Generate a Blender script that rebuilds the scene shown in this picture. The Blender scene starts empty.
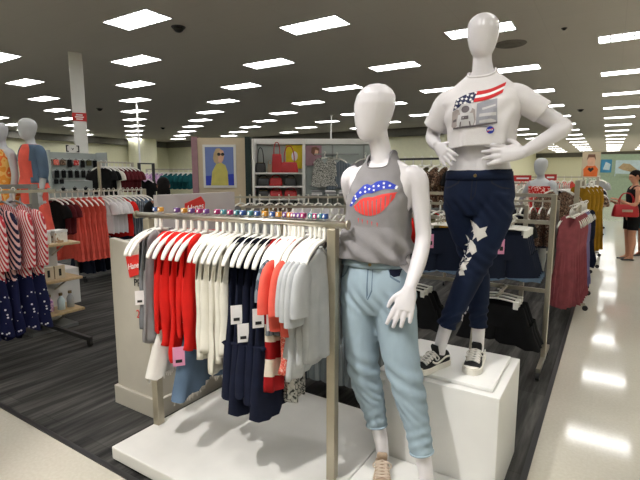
import bpy, bmesh, math, random
from math import pi, sin, cos, radians as R
from mathutils import Vector as V, Matrix, noise
from mathutils.bvhtree import BVHTree
from mathutils.geometry import tessellate_polygon

S = bpy.context.scene
COL = S.collection
random.seed(7)

# ------------------------------------------------------------------ camera, world, exposure
cd = bpy.data.cameras.new('camera'); cam = bpy.data.objects.new('camera', cd); COL.objects.link(cam)
cam.location = (0, 0, 1.52)
cam.rotation_euler = (pi/2 - math.atan(64/456), 0, R(32.4))
cd.sensor_fit = 'HORIZONTAL'; cd.sensor_width = 36; cd.lens = 456/640*36
cd.clip_end = 300; cd.clip_start = 0.05
S.camera = cam
w = bpy.data.worlds.new('store'); S.world = w; w.use_nodes = True
w.node_tree.nodes['Background'].inputs[0].default_value = (.8, .85, .8, 1)
w.node_tree.nodes['Background'].inputs[1].default_value = 0.02
S.view_settings.view_transform = 'Standard'; S.view_settings.look = 'None'
S.view_settings.exposure = 0.62; S.view_settings.gamma = 1; S.view_settings.use_curve_mapping = False
LAMP = 9.0          # strength of every ceiling fixture
H = 4.22            # ceiling height
def spot(loc, aim, watts, size, blend, rad=.05, c=(1, .97, .93)):
    d = bpy.data.lights.new('spot', 'SPOT'); d.energy = watts; d.spot_size = R(size); d.spot_blend = blend; d.shadow_soft_size = rad; d.color = c
    o = bpy.data.objects.new('spot', d); COL.objects.link(o); o.location = loc
    o.rotation_euler = (V(aim)-V(loc)).to_track_quat('-Z', 'Y').to_euler(); return o
SPOTS = [((-1.6, -.4, 4.05), (-1.5, 1.7, .3), 300, 40, .5), ((-1.15, .5, 4.0), (-.75, 2.0, 1.0), 85, 44, .6)]
for a in SPOTS: spot(*a)

# ------------------------------------------------------------------ materials
def lin(c):
    return tuple((x/255/12.92 if x/255 <= .04045 else ((x/255+.055)/1.055)**2.4) for x in c)
class NT:
    def __init__(s, name):
        s.m = bpy.data.materials.new(name); s.m.use_nodes = True
        s.t = s.m.node_tree; s.b = s.t.nodes['Principled BSDF']
    def n(s, kind, **kw):
        n = s.t.nodes.new(kind)
        for k, v in kw.items(): setattr(n, k, v)
        return n
    def l(s, a, b): s.t.links.new(a, b)
    def coord(s, scale=(1, 1, 1), rot=(0, 0, 0), which='Object'):
        tc = s.n('ShaderNodeTexCoord'); mp = s.n('ShaderNodeMapping')
        mp.inputs['Scale'].default_value = scale; mp.inputs['Rotation'].default_value = rot
        s.l(tc.outputs[which], mp.inputs[0]); return mp.outputs[0]
    def ramp(s, fac, stops, mode='LINEAR'):
        r = s.n('ShaderNodeValToRGB'); cr = r.color_ramp; cr.interpolation = mode
        while len(cr.elements) < len(stops): cr.elements.new(.5)
        for e, (p, c) in zip(cr.elements, stops): e.position = p; e.color = (*c, 1)
        s.l(fac, r.inputs[0]); return r.outputs[0]
    def noise(s, vec, scale, detail=3):
        n = s.n('ShaderNodeTexNoise'); n.inputs['Scale'].default_value = scale; n.inputs['Detail'].default_value = detail
        s.l(vec, n.inputs['Vector']); return n.outputs[0]
    def bump(s, fac, strength, dist=.01):
        b = s.n('ShaderNodeBump'); b.inputs['Strength'].default_value = strength; b.inputs['Distance'].default_value = dist
        s.l(fac, b.inputs['Height']); s.l(b.outputs[0], s.b.inputs['Normal'])
    def done(s, rough=.6, metal=0, coat=0, spec=.5):
        s.b.inputs['Roughness'].default_value = rough; s.b.inputs['Metallic'].default_value = metal
        s.b.inputs['Coat Weight'].default_value = coat; s.b.inputs['Specular IOR Level'].default_value = spec
        return s.m
def mul(c, k): return tuple(min(1, x*k) for x in c)
def mat(name, c, rough=.6, var=.08, scale=9, bump=0, bscale=90, metal=0, coat=0, spec=.5, stretch=(1, 1, 1)):
    t = NT(name); c = lin(c); co = t.coord(stretch)
    t.l(t.ramp(t.noise(co, scale), [(.3, mul(c, 1-var)), (.7, mul(c, 1+var))]), t.b.inputs['Base Color'])
    if bump: t.bump(t.noise(co, bscale, 2), bump)
    return t.done(rough, metal, coat, spec)
def cloth(name, c, var=.12, **kw): return mat(name, c, .85, var, 14, .15, 250, spec=.2, **kw)
def striped(name, c1, c2, period, rot=(0, 0, 0), duty=.5, distort=0):
    t = NT(name); co = t.coord((1/period,)*3, rot)
    wv = t.n('ShaderNodeTexWave'); wv.wave_type = 'BANDS'; wv.bands_direction = 'X'; wv.wave_profile = 'SAW'
    wv.inputs['Scale'].default_value = .314; wv.inputs['Distortion'].default_value = distort
    t.l(co, wv.inputs[0])
    t.l(t.ramp(wv.outputs[1], [(0, lin(c1)), (duty, lin(c2))], 'CONSTANT'), t.b.inputs['Base Color'])
    return t.done(.85, spec=.2)
def dotted(name, c1, c2, scale, thr=.25):
    t = NT(name); co = t.coord()
    v = t.n('ShaderNodeTexVoronoi'); v.inputs['Scale'].default_value = scale; t.l(co, v.inputs['Vector'])
    t.l(t.ramp(v.outputs[0], [(0, lin(c2)), (thr, lin(c1))], 'CONSTANT'), t.b.inputs['Base Color'])
    return t.done(.85, spec=.2)
def blotch(name, cols, scale, rough=.8):
    t = NT(name); co = t.coord(); n = t.noise(co, scale, 1)
    k = len(cols); t.l(t.ramp(n, [(.3+.4*i/k, lin(c)) for i, c in enumerate(cols)], 'CONSTANT'), t.b.inputs['Base Color'])
    return t.done(rough, spec=.2)
def glow(name, c, strength):
    t = NT(name); t.b.inputs['Base Color'].default_value = (*lin(c), 1)
    t.b.inputs['Emission Color'].default_value = (*lin(c), 1); t.b.inputs['Emission Strength'].default_value = strength
    return t.done(.4)

def floor_mat():
    t = NT('polished_tile'); co = t.coord()
    br = t.n('ShaderNodeTexBrick'); br.offset = 0
    for k, v in dict(Scale=1, **{'Mortar Size': .0012, 'Brick Width': .305, 'Row Height': .305, 'Bias': 0}).items(): br.inputs[k].default_value = v
    a = lin((208, 203, 190))
    br.inputs['Color1'].default_value = (*a, 1); br.inputs['Color2'].default_value = (*mul(a, .97), 1); br.inputs['Mortar'].default_value = (*mul(a, .95), 1)
    t.l(co, br.inputs[0])
    mx = t.n('ShaderNodeMix', data_type='RGBA', blend_type='MULTIPLY'); mx.inputs[0].default_value = 1
    t.l(br.outputs[0], mx.inputs[6]); t.l(t.ramp(t.noise(co, 60, 4), [(.35, (.93, .92, .9)), (.65, (1, 1, 1))]), mx.inputs[7])
    t.l(mx.outputs[2], t.b.inputs['Base Color'])
    t.bump(t.noise(co, 3, 2), .012, .02)
    return t.done(.085, spec=.5)
def carpet_mat():
    t = NT('plank_carpet'); co = t.coord((14, 1.1, 1)); co2 = t.coord((60, 5, 1)); co3 = t.coord()
    br = t.n('ShaderNodeTexBrick'); br.offset = .37
    for k, v in {'Scale': 1, 'Mortar Size': .002, 'Brick Width': 1.0, 'Row Height': .25}.items(): br.inputs[k].default_value = v
    br.inputs['Color1'].default_value = (.75, .75, .75, 1); br.inputs['Color2'].default_value = (1.15, 1.15, 1.15, 1); br.inputs['Mortar'].default_value = (.6, .6, .6, 1)
    t.l(t.coord(rot=(0, 0, pi/2)), br.inputs[0])
    base = t.ramp(t.noise(co, 1, 4), [(.34, lin((40, 39, 39))), (.5, lin((64, 63, 61))), (.64, lin((92, 90, 87)))])
    mx = t.n('ShaderNodeMix', data_type='RGBA', blend_type='MULTIPLY'); mx.inputs[0].default_value = 1
    t.l(base, mx.inputs[6]); t.l(br.outputs[0], mx.inputs[7])
    m2 = t.n('ShaderNodeMix', data_type='RGBA', blend_type='MULTIPLY'); m2.inputs[0].default_value = .7
    t.l(mx.outputs[2], m2.inputs[6]); t.l(t.ramp(t.noise(co2, 1, 3), [(.3, (.6, .6, .6)), (.7, (1.2, 1.2, 1.2))]), m2.inputs[7])
    t.l(m2.outputs[2], t.b.inputs['Base Color']); t.bump(t.noise(co3, 400, 2), .3, .003)
    return t.done(.8, spec=.2)
def ceil_mat():
    t = NT('ceiling_tile'); co = t.coord()
    br = t.n('ShaderNodeTexBrick'); br.offset = 0
    for k, v in {'Scale': 1, 'Mortar Size': .006, 'Brick Width': 1.23, 'Row Height': .61}.items(): br.inputs[k].default_value = v
    a = lin((214, 210, 202)); br.inputs['Color1'].default_value = (*a, 1); br.inputs['Color2'].default_value = (*mul(a, .985), 1); br.inputs['Mortar'].default_value = (*mul(a, .93), 1)
    t.l(co, br.inputs[0]); t.l(br.outputs[0], t.b.inputs['Base Color'])
    return t.done(.95, spec=.1)
def denim(name, c, var=.2):
    t = NT(name); c = lin(c); co = t.coord((1, 1, .45))
    t.l(t.ramp(t.noise(co, 7, 5), [(.3, mul(c, 1-var)), (.55, c), (.72, mul(c, 1+var*1.3))]), t.b.inputs['Base Color'])
    wv = t.n('ShaderNodeTexWave'); wv.bands_direction = 'DIAGONAL'; wv.inputs['Scale'].default_value = 160
    t.l(t.coord(), wv.inputs[0]); t.bump(wv.outputs[1], .12, .002)
    return t.done(.85, spec=.2)

M = dict(
 floor=floor_mat(), carpet=carpet_mat(), ceiling=ceil_mat(),
 edge=mat('carpet_edge', (38, 37, 38), .5), wall=mat('cream_wall', (232, 230, 200), .8, .03), soffit=mat('soffit_grey', (112, 110, 102), .9),
 white=mat('white_laminate', (226, 225, 222), .32, .03, 4, coat=.15), plat=mat('white_platform', (222, 220, 216), .4, .05, 5),
 mann=mat('mannequin_gloss', (224, 220, 224), .28, .015, 3, coat=.25), mann_grey=mat('mannequin_matte', (190, 192, 196), .5, .04),
 chrome=mat('brushed_metal', (190, 184, 172), .32, .05, 20, metal=1), champ=mat('champagne_metal', (176, 168, 150), .38, .04, 20, metal=.7),
 steel=mat('grey_steel', (140, 142, 142), .4, .05, metal=.6), dark=mat('dark_metal', (40, 40, 42), .45), black=mat('black_plastic', (18, 18, 19), .45),
 hanger=mat('hanger_plastic', (235, 233, 226), .35, .02), beige=mat('sign_beige', (186, 180, 168), .6, .03), pale=mat('sign_white', (184, 176, 178), .6, .03),
 logo=mat('logo_red', (214, 40, 34), .55, .03), ink=mat('print_black', (30, 30, 30), .7), inkw=mat('print_white', (245, 245, 245), .7, .02),
 heather=cloth('heather_grey', (136, 133, 135), .07), tee_grey=cloth('pale_grey_jersey', (176, 178, 180), .07), gray2=cloth('mid_grey_knit', (112, 114, 118), .15),
 red=cloth('red_jersey', (214, 34, 28), .08), cream=cloth('white_cotton', (226, 222, 210), .05), navy=cloth('navy_crepe', (19, 24, 44), .2),
 vent=mat('vent_grey', (128, 124, 116), .8), greytr=striped('grey_pleats', (104, 112, 116), (136, 142, 144), .03),
 pic_y=mat('picture_yellow', (204, 194, 104), .7), coral=cloth('coral_jersey', (226, 96, 82), .08), peach=blotch('coral_print', [(230, 92, 80), (240, 150, 132), (226, 88, 78), (246, 190, 176)], 60),
 whitetee=cloth('white_jersey', (228, 224, 226), .03), jean_l=denim('light_wash_denim', (150, 168, 180), .16), jean_d=denim('dark_wash_denim', (22, 33, 58), .25),
 jean_m=denim('mid_wash_denim', (92, 112, 136), .25), jean_n=denim('blue_denim', (20, 27, 45), .2),
 stitch=mat('stitching', (92, 112, 130), .8), stitch_d=mat('stitching_dark', (14, 20, 38), .8), brass=mat('brass', (150, 130, 90), .35, metal=1),
 frag=cloth('frayed_cotton', (222, 218, 212), .05), blackc=cloth('black_twill', (17, 17, 19), .25), mustard=cloth('mustard_crepe', (150, 112, 24), .2),
 mauve=cloth('mauve_rayon', (138, 72, 78), .15), lav=cloth('lavender_rayon', (118, 112, 150), .12), maroon=cloth('maroon_knit', (92, 30, 36), .2),
 teal=cloth('teal_cotton', (24, 86, 92), .2), lilac=blotch('lilac_print', [(196, 160, 200), (226, 190, 214), (150, 110, 176)], 25), olive=cloth('olive_cotton', (88, 84, 60), .2),
 stripe_r=striped('red_white_stripes', (196, 38, 44), (236, 226, 222), .048, (0, R(55), 0)), stripe_v=striped('thin_red_stripes', (200, 58, 70), (236, 214, 214), .018, (0, R(20), 0)),
 stripe_n=striped('navy_cream_stripes', (40, 34, 60), (226, 180, 180), .03, (0, R(30), 0)), stripe_b=striped('broad_red_stripes', (160, 26, 30), (230, 218, 200), .16, (0, R(80), 0)),
 stars=dotted('navy_stars', (28, 32, 70), (226, 226, 236), 22, .17), slate=striped('slate_pinstripe', (70, 80, 90), (120, 128, 136), .03),
 leopard=blotch('brown_print', [(70, 50, 40), (140, 110, 90), (60, 44, 38), (170, 150, 130)], 30), redfl=blotch('red_floral', [(186, 32, 30), (210, 50, 44), (236, 200, 190)], 40),
 blk_wht=blotch('ivory_black_print', [(190, 188, 180), (170, 170, 164), (60, 62, 60), (190, 188, 180)], 45), orange=blotch('orange_print', [(232, 150, 60), (240, 190, 110), (236, 120, 60), (244, 214, 160)], 9),
 saddle=mat('beige_leather', (172, 150, 128), .6), rubber=mat('white_rubber', (222, 218, 208), .5), suede=mat('black_suede', (20, 20, 22), .8), lace=mat('white_lace', (226, 222, 216), .8), lacep=mat('tan_lace', (206, 188, 170), .8),
 blue_p=mat('print_blue', (46, 64, 178), .8), red_p=mat('print_red', (222, 66, 62), .8), navy_p=mat('print_navy', (34, 40, 82), .8), crimson=mat('flag_red', (208, 40, 44), .8),
 gry_p=mat('print_grey', (160, 160, 170), .8), drk_p=mat('print_dark', (104, 96, 100), .8), lgt_p=mat('print_light', (206, 204, 206), .8), tan_p=mat('print_tan', (170, 160, 158), .8),
 tag_w=mat('paper_tag', (236, 234, 234), .7), tag_p=mat('pink_tag', (226, 150, 186), .7), skin=mat('skin', (196, 140, 112), .6, .05), skin_d=mat('tan_skin', (160, 108, 84), .6, .05), hair=mat('dark_hair', (16, 13, 13), .8, .2, spec=.15),
 wood=mat('light_wood', (196, 170, 130), .5, .12, 6, stretch=(1, 8, 1)), glasssh=mat('pale_shelf', (196, 200, 200), .3), grey_p=mat('grey_panel', (166, 174, 172), .7, .03), dgreen=mat('dark_green_panel', (14, 38, 36), .6),
 cream_p=mat('cream_partition', (206, 190, 164), .8, .03), mauve_p=mat('mauve_panel', (160, 124, 134), .8), redbag=mat('red_leather', (170, 22, 30), .4, .1), blkbag=mat('black_leather', (22, 22, 24), .35), yellow=mat('poster_yellow', (226, 206, 40), .7),
 bluep=mat('poster_blue', (112, 132, 190), .7, .05), peachp=mat('poster_skin', (222, 176, 150), .7), orangep=mat('poster_orange', (224, 108, 42), .7), brownp=mat('poster_brown', (120, 84, 66), .7), cyanp=mat('poster_cyan', (72, 152, 196), .7, .1), greenp=mat('poster_green', (176, 196, 168), .7),
 sky_p=mat('poster_pale', (206, 226, 230), .7), lime=mat('lime_strip', (150, 172, 84), .6), redsign=mat('sign_red', (196, 44, 44), .6),
 glow=glow('lamp_diffuser', (253, 252, 250), LAMP), trim=mat('lamp_frame', (210, 212, 210), .5, .02), grid=mat('lamp_louver', (205, 222, 226), .4, .02),
)
TABS = [mat('tab_'+n, c, .5) for n, c in (('blue', (48, 84, 150)), ('magenta', (160, 40, 104)), ('yellow', (206, 146, 50)), ('teal', (70, 130, 140)), ('violet', (100, 60, 130)))]

# ------------------------------------------------------------------ geometry helpers
def cat_rom(pts, sub):
    pts = [list(p) for p in pts]; out = []; n = len(pts)
    for i in range(n-1):
        p0, p1, p2, p3 = pts[max(i-1, 0)], pts[i], pts[i+1], pts[min(i+2, n-1)]
        for k in range(sub):
            t = k/sub
            out.append([.5*(2*b+(c-a)*t+(2*a-5*b+4*c-d)*t*t+(3*b-a-3*c+d)*t**3) for a, b, c, d in zip(p0, p1, p2, p3)])
    out.append(pts[-1]); return out
def tab(table, x):
    if x <= table[0][0]: return table[0][1]
    for (a, fa), (b, fb) in zip(table, table[1:]):
        if x <= b: return fa+(fb-fa)*(x-a)/(b-a)
    return table[-1][1]
class MB:
    def __init__(s): s.v = []; s.f = []
    def add(s, vs, fs):
        n = len(s.v); s.v += [tuple(p) for p in vs]; s.f += [tuple(i+n for i in f) for f in fs]; return s
    def box(s, x0, x1, y0, y1, z0, z1):
        return s.add([(x, y, z) for z in (z0, z1) for y in (y0, y1) for x in (x0, x1)],
                     [(0, 2, 3, 1), (4, 5, 7, 6), (0, 1, 5, 4), (2, 6, 7, 3), (0, 4, 6, 2), (1, 3, 7, 5)])
    def bar(s, a, b, w, h=None):
        a, b = V(a), V(b); t = (b-a).normalized(); u = V((0, 0, 1)) if abs(t.z) < .9 else V((0, 1, 0))
        x = t.cross(u).normalized()*w/2; y = x.cross(t).normalized()*(h or w)/2
        return s.add([p+i*x+j*y for p in (a, b) for j in (-1, 1) for i in (-1, 1)],
                     [(0, 2, 3, 1), (4, 5, 7, 6), (0, 1, 5, 4), (2, 6, 7, 3), (0, 4, 6, 2), (1, 3, 7, 5)])
    def rings(s, rs, caps=True):
        n = len(rs[0]); vs = [p for r in rs for p in r]; fs = []
        for j in range(len(rs)-1):
            for i in range(n):
                k = (i+1) % n; fs.append((j*n+i, j*n+k, (j+1)*n+k, (j+1)*n+i))
        if caps: fs += [tuple(range(n))[::-1], tuple(range((len(rs)-1)*n, len(rs)*n))]
        return s.add(vs, fs)
    def limb(s, pts, rads, n=12, sub=5, ref=(0, 1, 0), caps=True, sq=1.0):
        rr = [(r, r) if not isinstance(r, (tuple, list)) else r for r in rads]
        q = cat_rom([tuple(p)+tuple(r) for p, r in zip(pts, rr)], sub) if sub > 1 else [list(p)+list(r) for p, r in zip(pts, rr)]
        ref = V(ref); rs = []
        for i, p in enumerate(q):
            a = V(q[max(i-1, 0)][:3]); b = V(q[min(i+1, len(q)-1)][:3]); t = (b-a).normalized()
            bx = (ref-t*ref.dot(t))
            if bx.length < 1e-3: bx = V((1, 0, 0))-t*t.x
            bx.normalize(); ax = t.cross(bx); c = V(p[:3]); ring = []
            for k in range(n):
                w_ = 2*pi*k/n; cx, sx = cos(w_), sin(w_)
                if sq != 1: cx = math.copysign(abs(cx)**sq, cx); sx = math.copysign(abs(sx)**sq, sx)
                ring.append(c+ax*cx*p[3]-bx*sx*p[4])
            rs.append(ring)
        return s.rings([r[::-1] for r in rs], caps)
    def tube(s, pts, r, n=8, sub=1):
        q = [V(p[:3]) for p in (cat_rom(pts, sub) if sub > 1 else pts)]; rs = []; up = None
        for i, p in enumerate(q):
            t = (q[min(i+1, len(q)-1)]-q[max(i-1, 0)]).normalized()
            if up is None: up = V((0, 0, 1)) if abs(t.z) < .9 else V((1, 0, 0))
            up = up-t*up.dot(t)
            if up.length < 1e-4: up = V((1, 0, 0))-t*t.x
            up.normalize(); x = t.cross(up)
            rs.append([p+(x*cos(2*pi*k/n)+up*sin(2*pi*k/n))*r for k in range(n)])
        return s.rings(rs)
    def lathe(s, prof, c=(0, 0, 0), n=16):
        return s.rings([[(c[0]+r*cos(2*pi*k/n), c[1]+r*sin(2*pi*k/n), c[2]+z) for k in range(n)] for r, z in prof])
    def surf(s, fn, nu, nv, caps=False):
        return s.rings([[fn(2*pi*i/nu, j/nv) for i in range(nu)] for j in range(nv+1)], caps)
    def prism(s, outline, a, b, ax='z'):
        def P(p, h): return (p[0], p[1], h) if ax == 'z' else ((p[0], h, p[1]) if ax == 'y' else (h, p[0], p[1]))
        n = len(outline); vs = [P(p, a) for p in outline]+[P(p, b) for p in outline]
        return s.add(vs, [tuple(range(n)), tuple(range(n, 2*n))[::-1]]+[(i, i+n, (i+1) % n+n, (i+1) % n) for i in range(n)])
    def xf(s, loc, rz=0, rx=0):
        m = Matrix.Translation(loc) @ Matrix.Rotation(rz, 4, 'Z') @ Matrix.Rotation(rx, 4, 'X')
        s.v = [tuple(m @ V(p)) for p in s.v]; return s
    def mesh(s, name, smooth=False, bevel=0, fix=True):
        me = bpy.data.meshes.new(name); me.from_pydata(s.v, [], s.f)
        if fix or bevel:
            bm = bmesh.new(); bm.from_mesh(me); bmesh.ops.recalc_face_normals(bm, faces=bm.faces)
            if bevel:
                bmesh.ops.bevel(bm, geom=[e for e in bm.edges if len(e.link_faces) == 2 and e.calc_face_angle(0) > .6], offset=bevel, segments=2, affect='EDGES', profile=.5)
            bm.to_mesh(me); bm.free()
        if smooth:
            me.polygons.foreach_set('use_smooth', [True]*len(me.polygons))
        return me
    def build(s, name, m, parent=None, smooth=False, bevel=0, loc=(0, 0, 0), rz=0, thick=0, fix=True):
        o = link(name, s.mesh(name, smooth, bevel, fix), m, parent, loc, rz)
        if thick:
            md = o.modifiers.new('thickness', 'SOLIDIFY'); md.thickness = thick; md.offset = 0
        return o
def link(name, me, m, parent=None, loc=(0, 0, 0), rz=0):
    o = bpy.data.objects.new(name, me); COL.objects.link(o)
    if m is not None and not me.materials: me.materials.append(m)
    o.location = loc; o.rotation_euler = (0, 0, rz); o.parent = parent; return o
def voxel(mb, size, name, m, parent=None, smooth=4, fold=None):
    me = mb.mesh(name); o = bpy.data.objects.new('remesh', me); COL.objects.link(o)
    r = o.modifiers.new('r', 'REMESH'); r.mode = 'VOXEL'; r.voxel_size = size
    k = o.modifiers.new('s', 'SMOOTH'); k.factor = .5; k.iterations = smooth
    dg = bpy.context.evaluated_depsgraph_get(); m2 = bpy.data.meshes.new_from_object(o.evaluated_get(dg))
    bpy.data.objects.remove(o); bpy.data.meshes.remove(me)
    if fold:
        for v in m2.vertices:
            v.co = v.co+v.normal*fold(v.co, v.normal)
        m2.update()
    m2.polygons.foreach_set('use_smooth', [True]*len(m2.polygons)); m2.name = name; m2.materials.clear()
    return link(name, m2, m, parent)

def tag(o, label, cat, group=None, kind=None):
    o['label'] = label; o['category'] = cat
    if group: o['group'] = group
    if kind: o['kind'] = kind
    return o
def thing(name, label, cat, loc=(0, 0, 0), rz=0, group=None):
    o = bpy.data.objects.new(name, None); COL.objects.link(o); o.empty_display_size = .05
    o.location = loc; o.rotation_euler = (0, 0, rz); return tag(o, label, cat, group)
def struct(name, mb, m, **kw):
    o = mb.build(name, m, **kw); o['kind'] = 'structure'; return o
class Proto:
    """first use moves the built thing itself, every later use copies the thing and its parts"""
    def __init__(s, build): s.b = build; s.o = None; s.tree = None
    def collect(s, o): return [(x, s.collect(x)) for x in o.children]
    def dup(s, o, tree, parent):
        c = o.copy(); COL.objects.link(c); c.parent = parent
        for x, t in tree: s.dup(x, t, c)
        return c
    def put(s, loc, rz, label, cat, group=None):
        if s.o is None:
            s.o = s.b(); o = s.o; bpy.context.view_layer.update(); s.tree = s.collect(o)
        else: o = s.dup(s.o, s.tree, None)
        o.location = loc; o.rotation_euler = (0, 0, rz)
        if 'group' in o: del o['group']
        return tag(o, label, cat, group)
def ordn(i): return ['first', 'second', 'third', 'fourth', 'fifth', 'sixth', 'seventh', 'eighth', 'ninth', 'tenth', 'eleventh', 'twelfth', 'thirteenth', 'fourteenth', 'fifteenth'][i]
def text(txt, size, name, m, parent, loc, rot=(pi/2, 0, 0), shear=0, ext=.001):
    cu = bpy.data.curves.new('t', 'FONT'); cu.body = txt; cu.size = size; cu.extrude = ext; cu.shear = shear; cu.align_x = 'CENTER'; cu.align_y = 'CENTER'
    o = bpy.data.objects.new('t', cu); COL.objects.link(o)
    me = bpy.data.meshes.new_from_object(o.evaluated_get(bpy.context.evaluated_depsgraph_get())); bpy.data.objects.remove(o)
    me.materials.clear(); t = link(name, me, m, parent, loc); t.rotation_euler = rot; return t
def decal(target, polys, m, name, parent, off=.002, cuts=4, maxe=.02):
    """cloth print: polygons given in the front plane (x, z) laid on the target's front surface"""
    me = target.data; bvh = BVHTree.FromPolygons([v.co for v in me.vertices], [p.vertices for p in me.polygons])
    bm = bmesh.new()
    for poly in polys:
        vs = [bm.verts.new((x, 0, z)) for x, z in poly]
        for tri in tessellate_polygon([[V((x, 0, z)) for x, z in poly]]):
            try: bm.faces.new([vs[i] for i in tri])
            except ValueError: pass
    for _ in range(6):
        long = [e for e in bm.edges if e.calc_length() > maxe]
        if not long: break
        bmesh.ops.subdivide_edges(bm, edges=long, cuts=1, use_grid_fill=False)
        bmesh.ops.triangulate(bm, faces=bm.faces)
    for v in bm.verts:
        hit, nrm, _, _ = bvh.ray_cast(V((v.co.x, -1, v.co.z)), V((0, 1, 0)))
        if hit is not None: v.co = hit+V((0, -off, 0))
        else: v.co.y = -.1
    bmesh.ops.recalc_face_normals(bm, faces=bm.faces)
    d = bpy.data.meshes.new(name); bm.to_mesh(d); bm.free(); return link(name, d, m, parent)
def star(cx, cz, r, n=5, rot=pi/2):
    return [(cx+(r if k % 2 == 0 else r*.42)*cos(rot+pi*k/n), cz+(r if k % 2 == 0 else r*.42)*sin(rot+pi*k/n)) for k in range(2*n)]

# ------------------------------------------------------------------ the setting
XL, XR, YF, YB, YBB = -31, 7, -7, 25.5, 62
struct('floor', MB().box(XL, XR, YF, YBB, -.1, 0), M['floor'])
struct('floor_carpet', MB().box(XL, -.28, 1.29, YB, -.02, .004).add([(p[0], p[1], p[2]) for p in MB().box(-8, -.28, YB, 40, -.02, .004).v], MB().box(0, 1, 0, 1, 0, 1).f), M['carpet'])
struct('trim_1', MB().box(XL, -.25, 1.26, 1.29, -.01, .007), M['edge'])
struct('trim_2', MB().box(-.28, -.25, 1.29, 40, -.01, .007), M['edge'])
struct('ceiling', MB().box(XL, XR, YF, YBB, H, H+.1), M['ceiling'])
struct('wall_left', MB().box(XL-.2, XL, YF, YB, 0, H), M['wall'])
struct('wall_back', MB().box(XL, -8, YB, YB+.2, 0, H), M['wall'])
struct('wall_partition', MB().box(-8.2, -8, YB+.2, YBB, 0, H), M['wall'])
struct('wall_far', MB().box(-8, XR, YBB, YBB+.2, 0, H), M['wall'])
struct('wall_right', MB().box(XR, XR+.2, YF, YBB, 0, H), M['wall'])
struct('wall_front', MB().box(XL, XR, YF-.2, YF, 0, H), M['wall'])
struct('trim_3', MB().box(XL, XL+.5, YF, YB, H-.42, H-.001), M['soffit'])
struct('trim_4', MB().box(XL+.5, -8, YB-.5, YB, H-.42, H-.001), M['soffit'])
struct('trim_5', MB().box(-8, XR, YBB-.4, YBB, H-.5, H-.001), M['soffit'])

# ceiling fixtures: staggered lattice measured from the photo
B1, B2 = (-.918*2.7, .655*2.7), (.910*2.7, .705*2.7)
L0 = (-2.67*2.7, 1.997*2.7)
def lamp_mesh(detail):
    fr = MB()
    a, b, t = .61, .285, .022
    for q in ((-a, a, -b, -b+t), (-a, a, b-t, b), (-a, -a+t, -b+t, b-t), (a-t, a, -b+t, b-t)): fr.box(*q, -.014, 0)
    lo = MB()
    if detail:
        for k in range(1, 6): lo.box(-a+t+(2*a-2*t)*k/6-.013, -a+t+(2*a-2*t)*k/6+.013, -b+t, b-t, -.012, -.004)
        lo.box(-a+t, a-t, -.013, .013, -.0125, -.0035)
    di = MB().box(-a+t, a-t, -b+t, b-t, -.005, 0)
    return fr, di, lo
def lamp_build(detail):
    def f():
        fr, di, lo = lamp_mesh(detail)
        o = thing('ceiling_light', '', '')
        fr.build('frame', M['trim'], o); di.build('diffuser', M['glow'], o)
        if detail: lo.build('louver', M['grid'], o)
        return o
    return f
LN, LF = Proto(lamp_build(True)), Proto(lamp_build(False))
lights = []
for i in range(-40, 41):
    for j in range(-40, 41):
        x = L0[0]+i*B1[0]+j*B2[0]; y = L0[1]+i*B1[1]+j*B2[1]
        if not (XL+1 < x < XR-.8 and -4.5 < y < YBB-1.5): continue
        if y > YB-1 and x < -7.2: continue
        d = math.hypot(x, y); ang = math.degrees(math.atan2(-x, y))-32.4
        if d > 26 and abs(ang) > 40: continue
        lights.append((d, x, y, i, j, abs(ang) < 37))
lights.sort()
rowpos = {}
vis = [l for l in lights if l[5]]
for l in vis: rowpos.setdefault(l[4], []).append(l)
named = {}
for k, (j, ls) in enumerate(sorted(rowpos.items())):
    for n, l in enumerate(sorted(ls)):
        if n < 15 and k < 15: named[l[3], l[4]] = 'recessed ceiling light panel, %s nearest in the %s diagonal row from the camera side' % (ordn(n), ordn(k))
for d, x, y, i, j, v in lights:
    lab = named.get((i, j)) if v and d < 30 else None
    (LN if d < 13 else LF).put((x, y, H), 0, lab or ('distant recessed fluorescent panel in the far ceiling' if v else 'recessed fluorescent panel overhead behind the viewer'), 'ceiling light', 'ceiling light panels')

# columns and drop rods
b = thing('square_column', 'square white support column with a red sign band', 'column', (-10.3, 6.05, 0), R(59.6)); b['kind'] = 'thing'
MB().box(-.135, .135, -.135, .135, 0, H).build('shaft', M['white'], b, bevel=.01)
MB().box(-.145, .145, -.145, .145, 2.74, 2.92).build('sign_band', M['redsign'], b)
for k in (-1, 0, 1): MB().box(-.11, .11, -.149, -.1455, 2.772+.045*(k+1), 2.795+.045*(k+1)).build('sign_line', M['inkw'], b).scale = (.6 if k else .8, 1, 1)
struct('pillar_round', MB().lathe([(1.0, 0), (1.0, H)], (-29.8, 22.2, 0), 40), M['wall'], smooth=False)
for (x, y, z, lab) in ((-15.1, 11.1, 1.6, 'thin white rod hanging from the ceiling before the round column'), (-10.9, 18.1, 3.0, 'thin white rod hanging from the ceiling above the handbag shelves')):
    o = MB().tube([(0, 0, z-H), (0, 0, 0)], .035).add(*(lambda m: (m.v, m.f))(MB().lathe([(.0, -.03), (.09, -.03), (.09, 0), (0, 0)], n=12))).build('hanging_rod', M['white'], None, loc=(x, y, H), smooth=False)
    tag(o, lab, 'rod')
def dome(loc, lab, k=1):
    o = thing('dome_camera', lab, 'security camera', loc); o.scale = (k, k, k)
    MB().lathe([(.0, -.10), (.05, -.09), (.085, -.06), (.10, -.02)], n=16).build('dome', M['black'], o, smooth=True)
    MB().lathe([(.12, -.02), (.13, 0)], n=16).build('mount_ring', M['dark'], o)
dome((-6.9, 6.04, H), 'black dome camera on the ceiling beside the nearest light panel')
dome((-17.7, 11.26, H), 'small black dome camera on the ceiling right of the square column')
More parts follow.
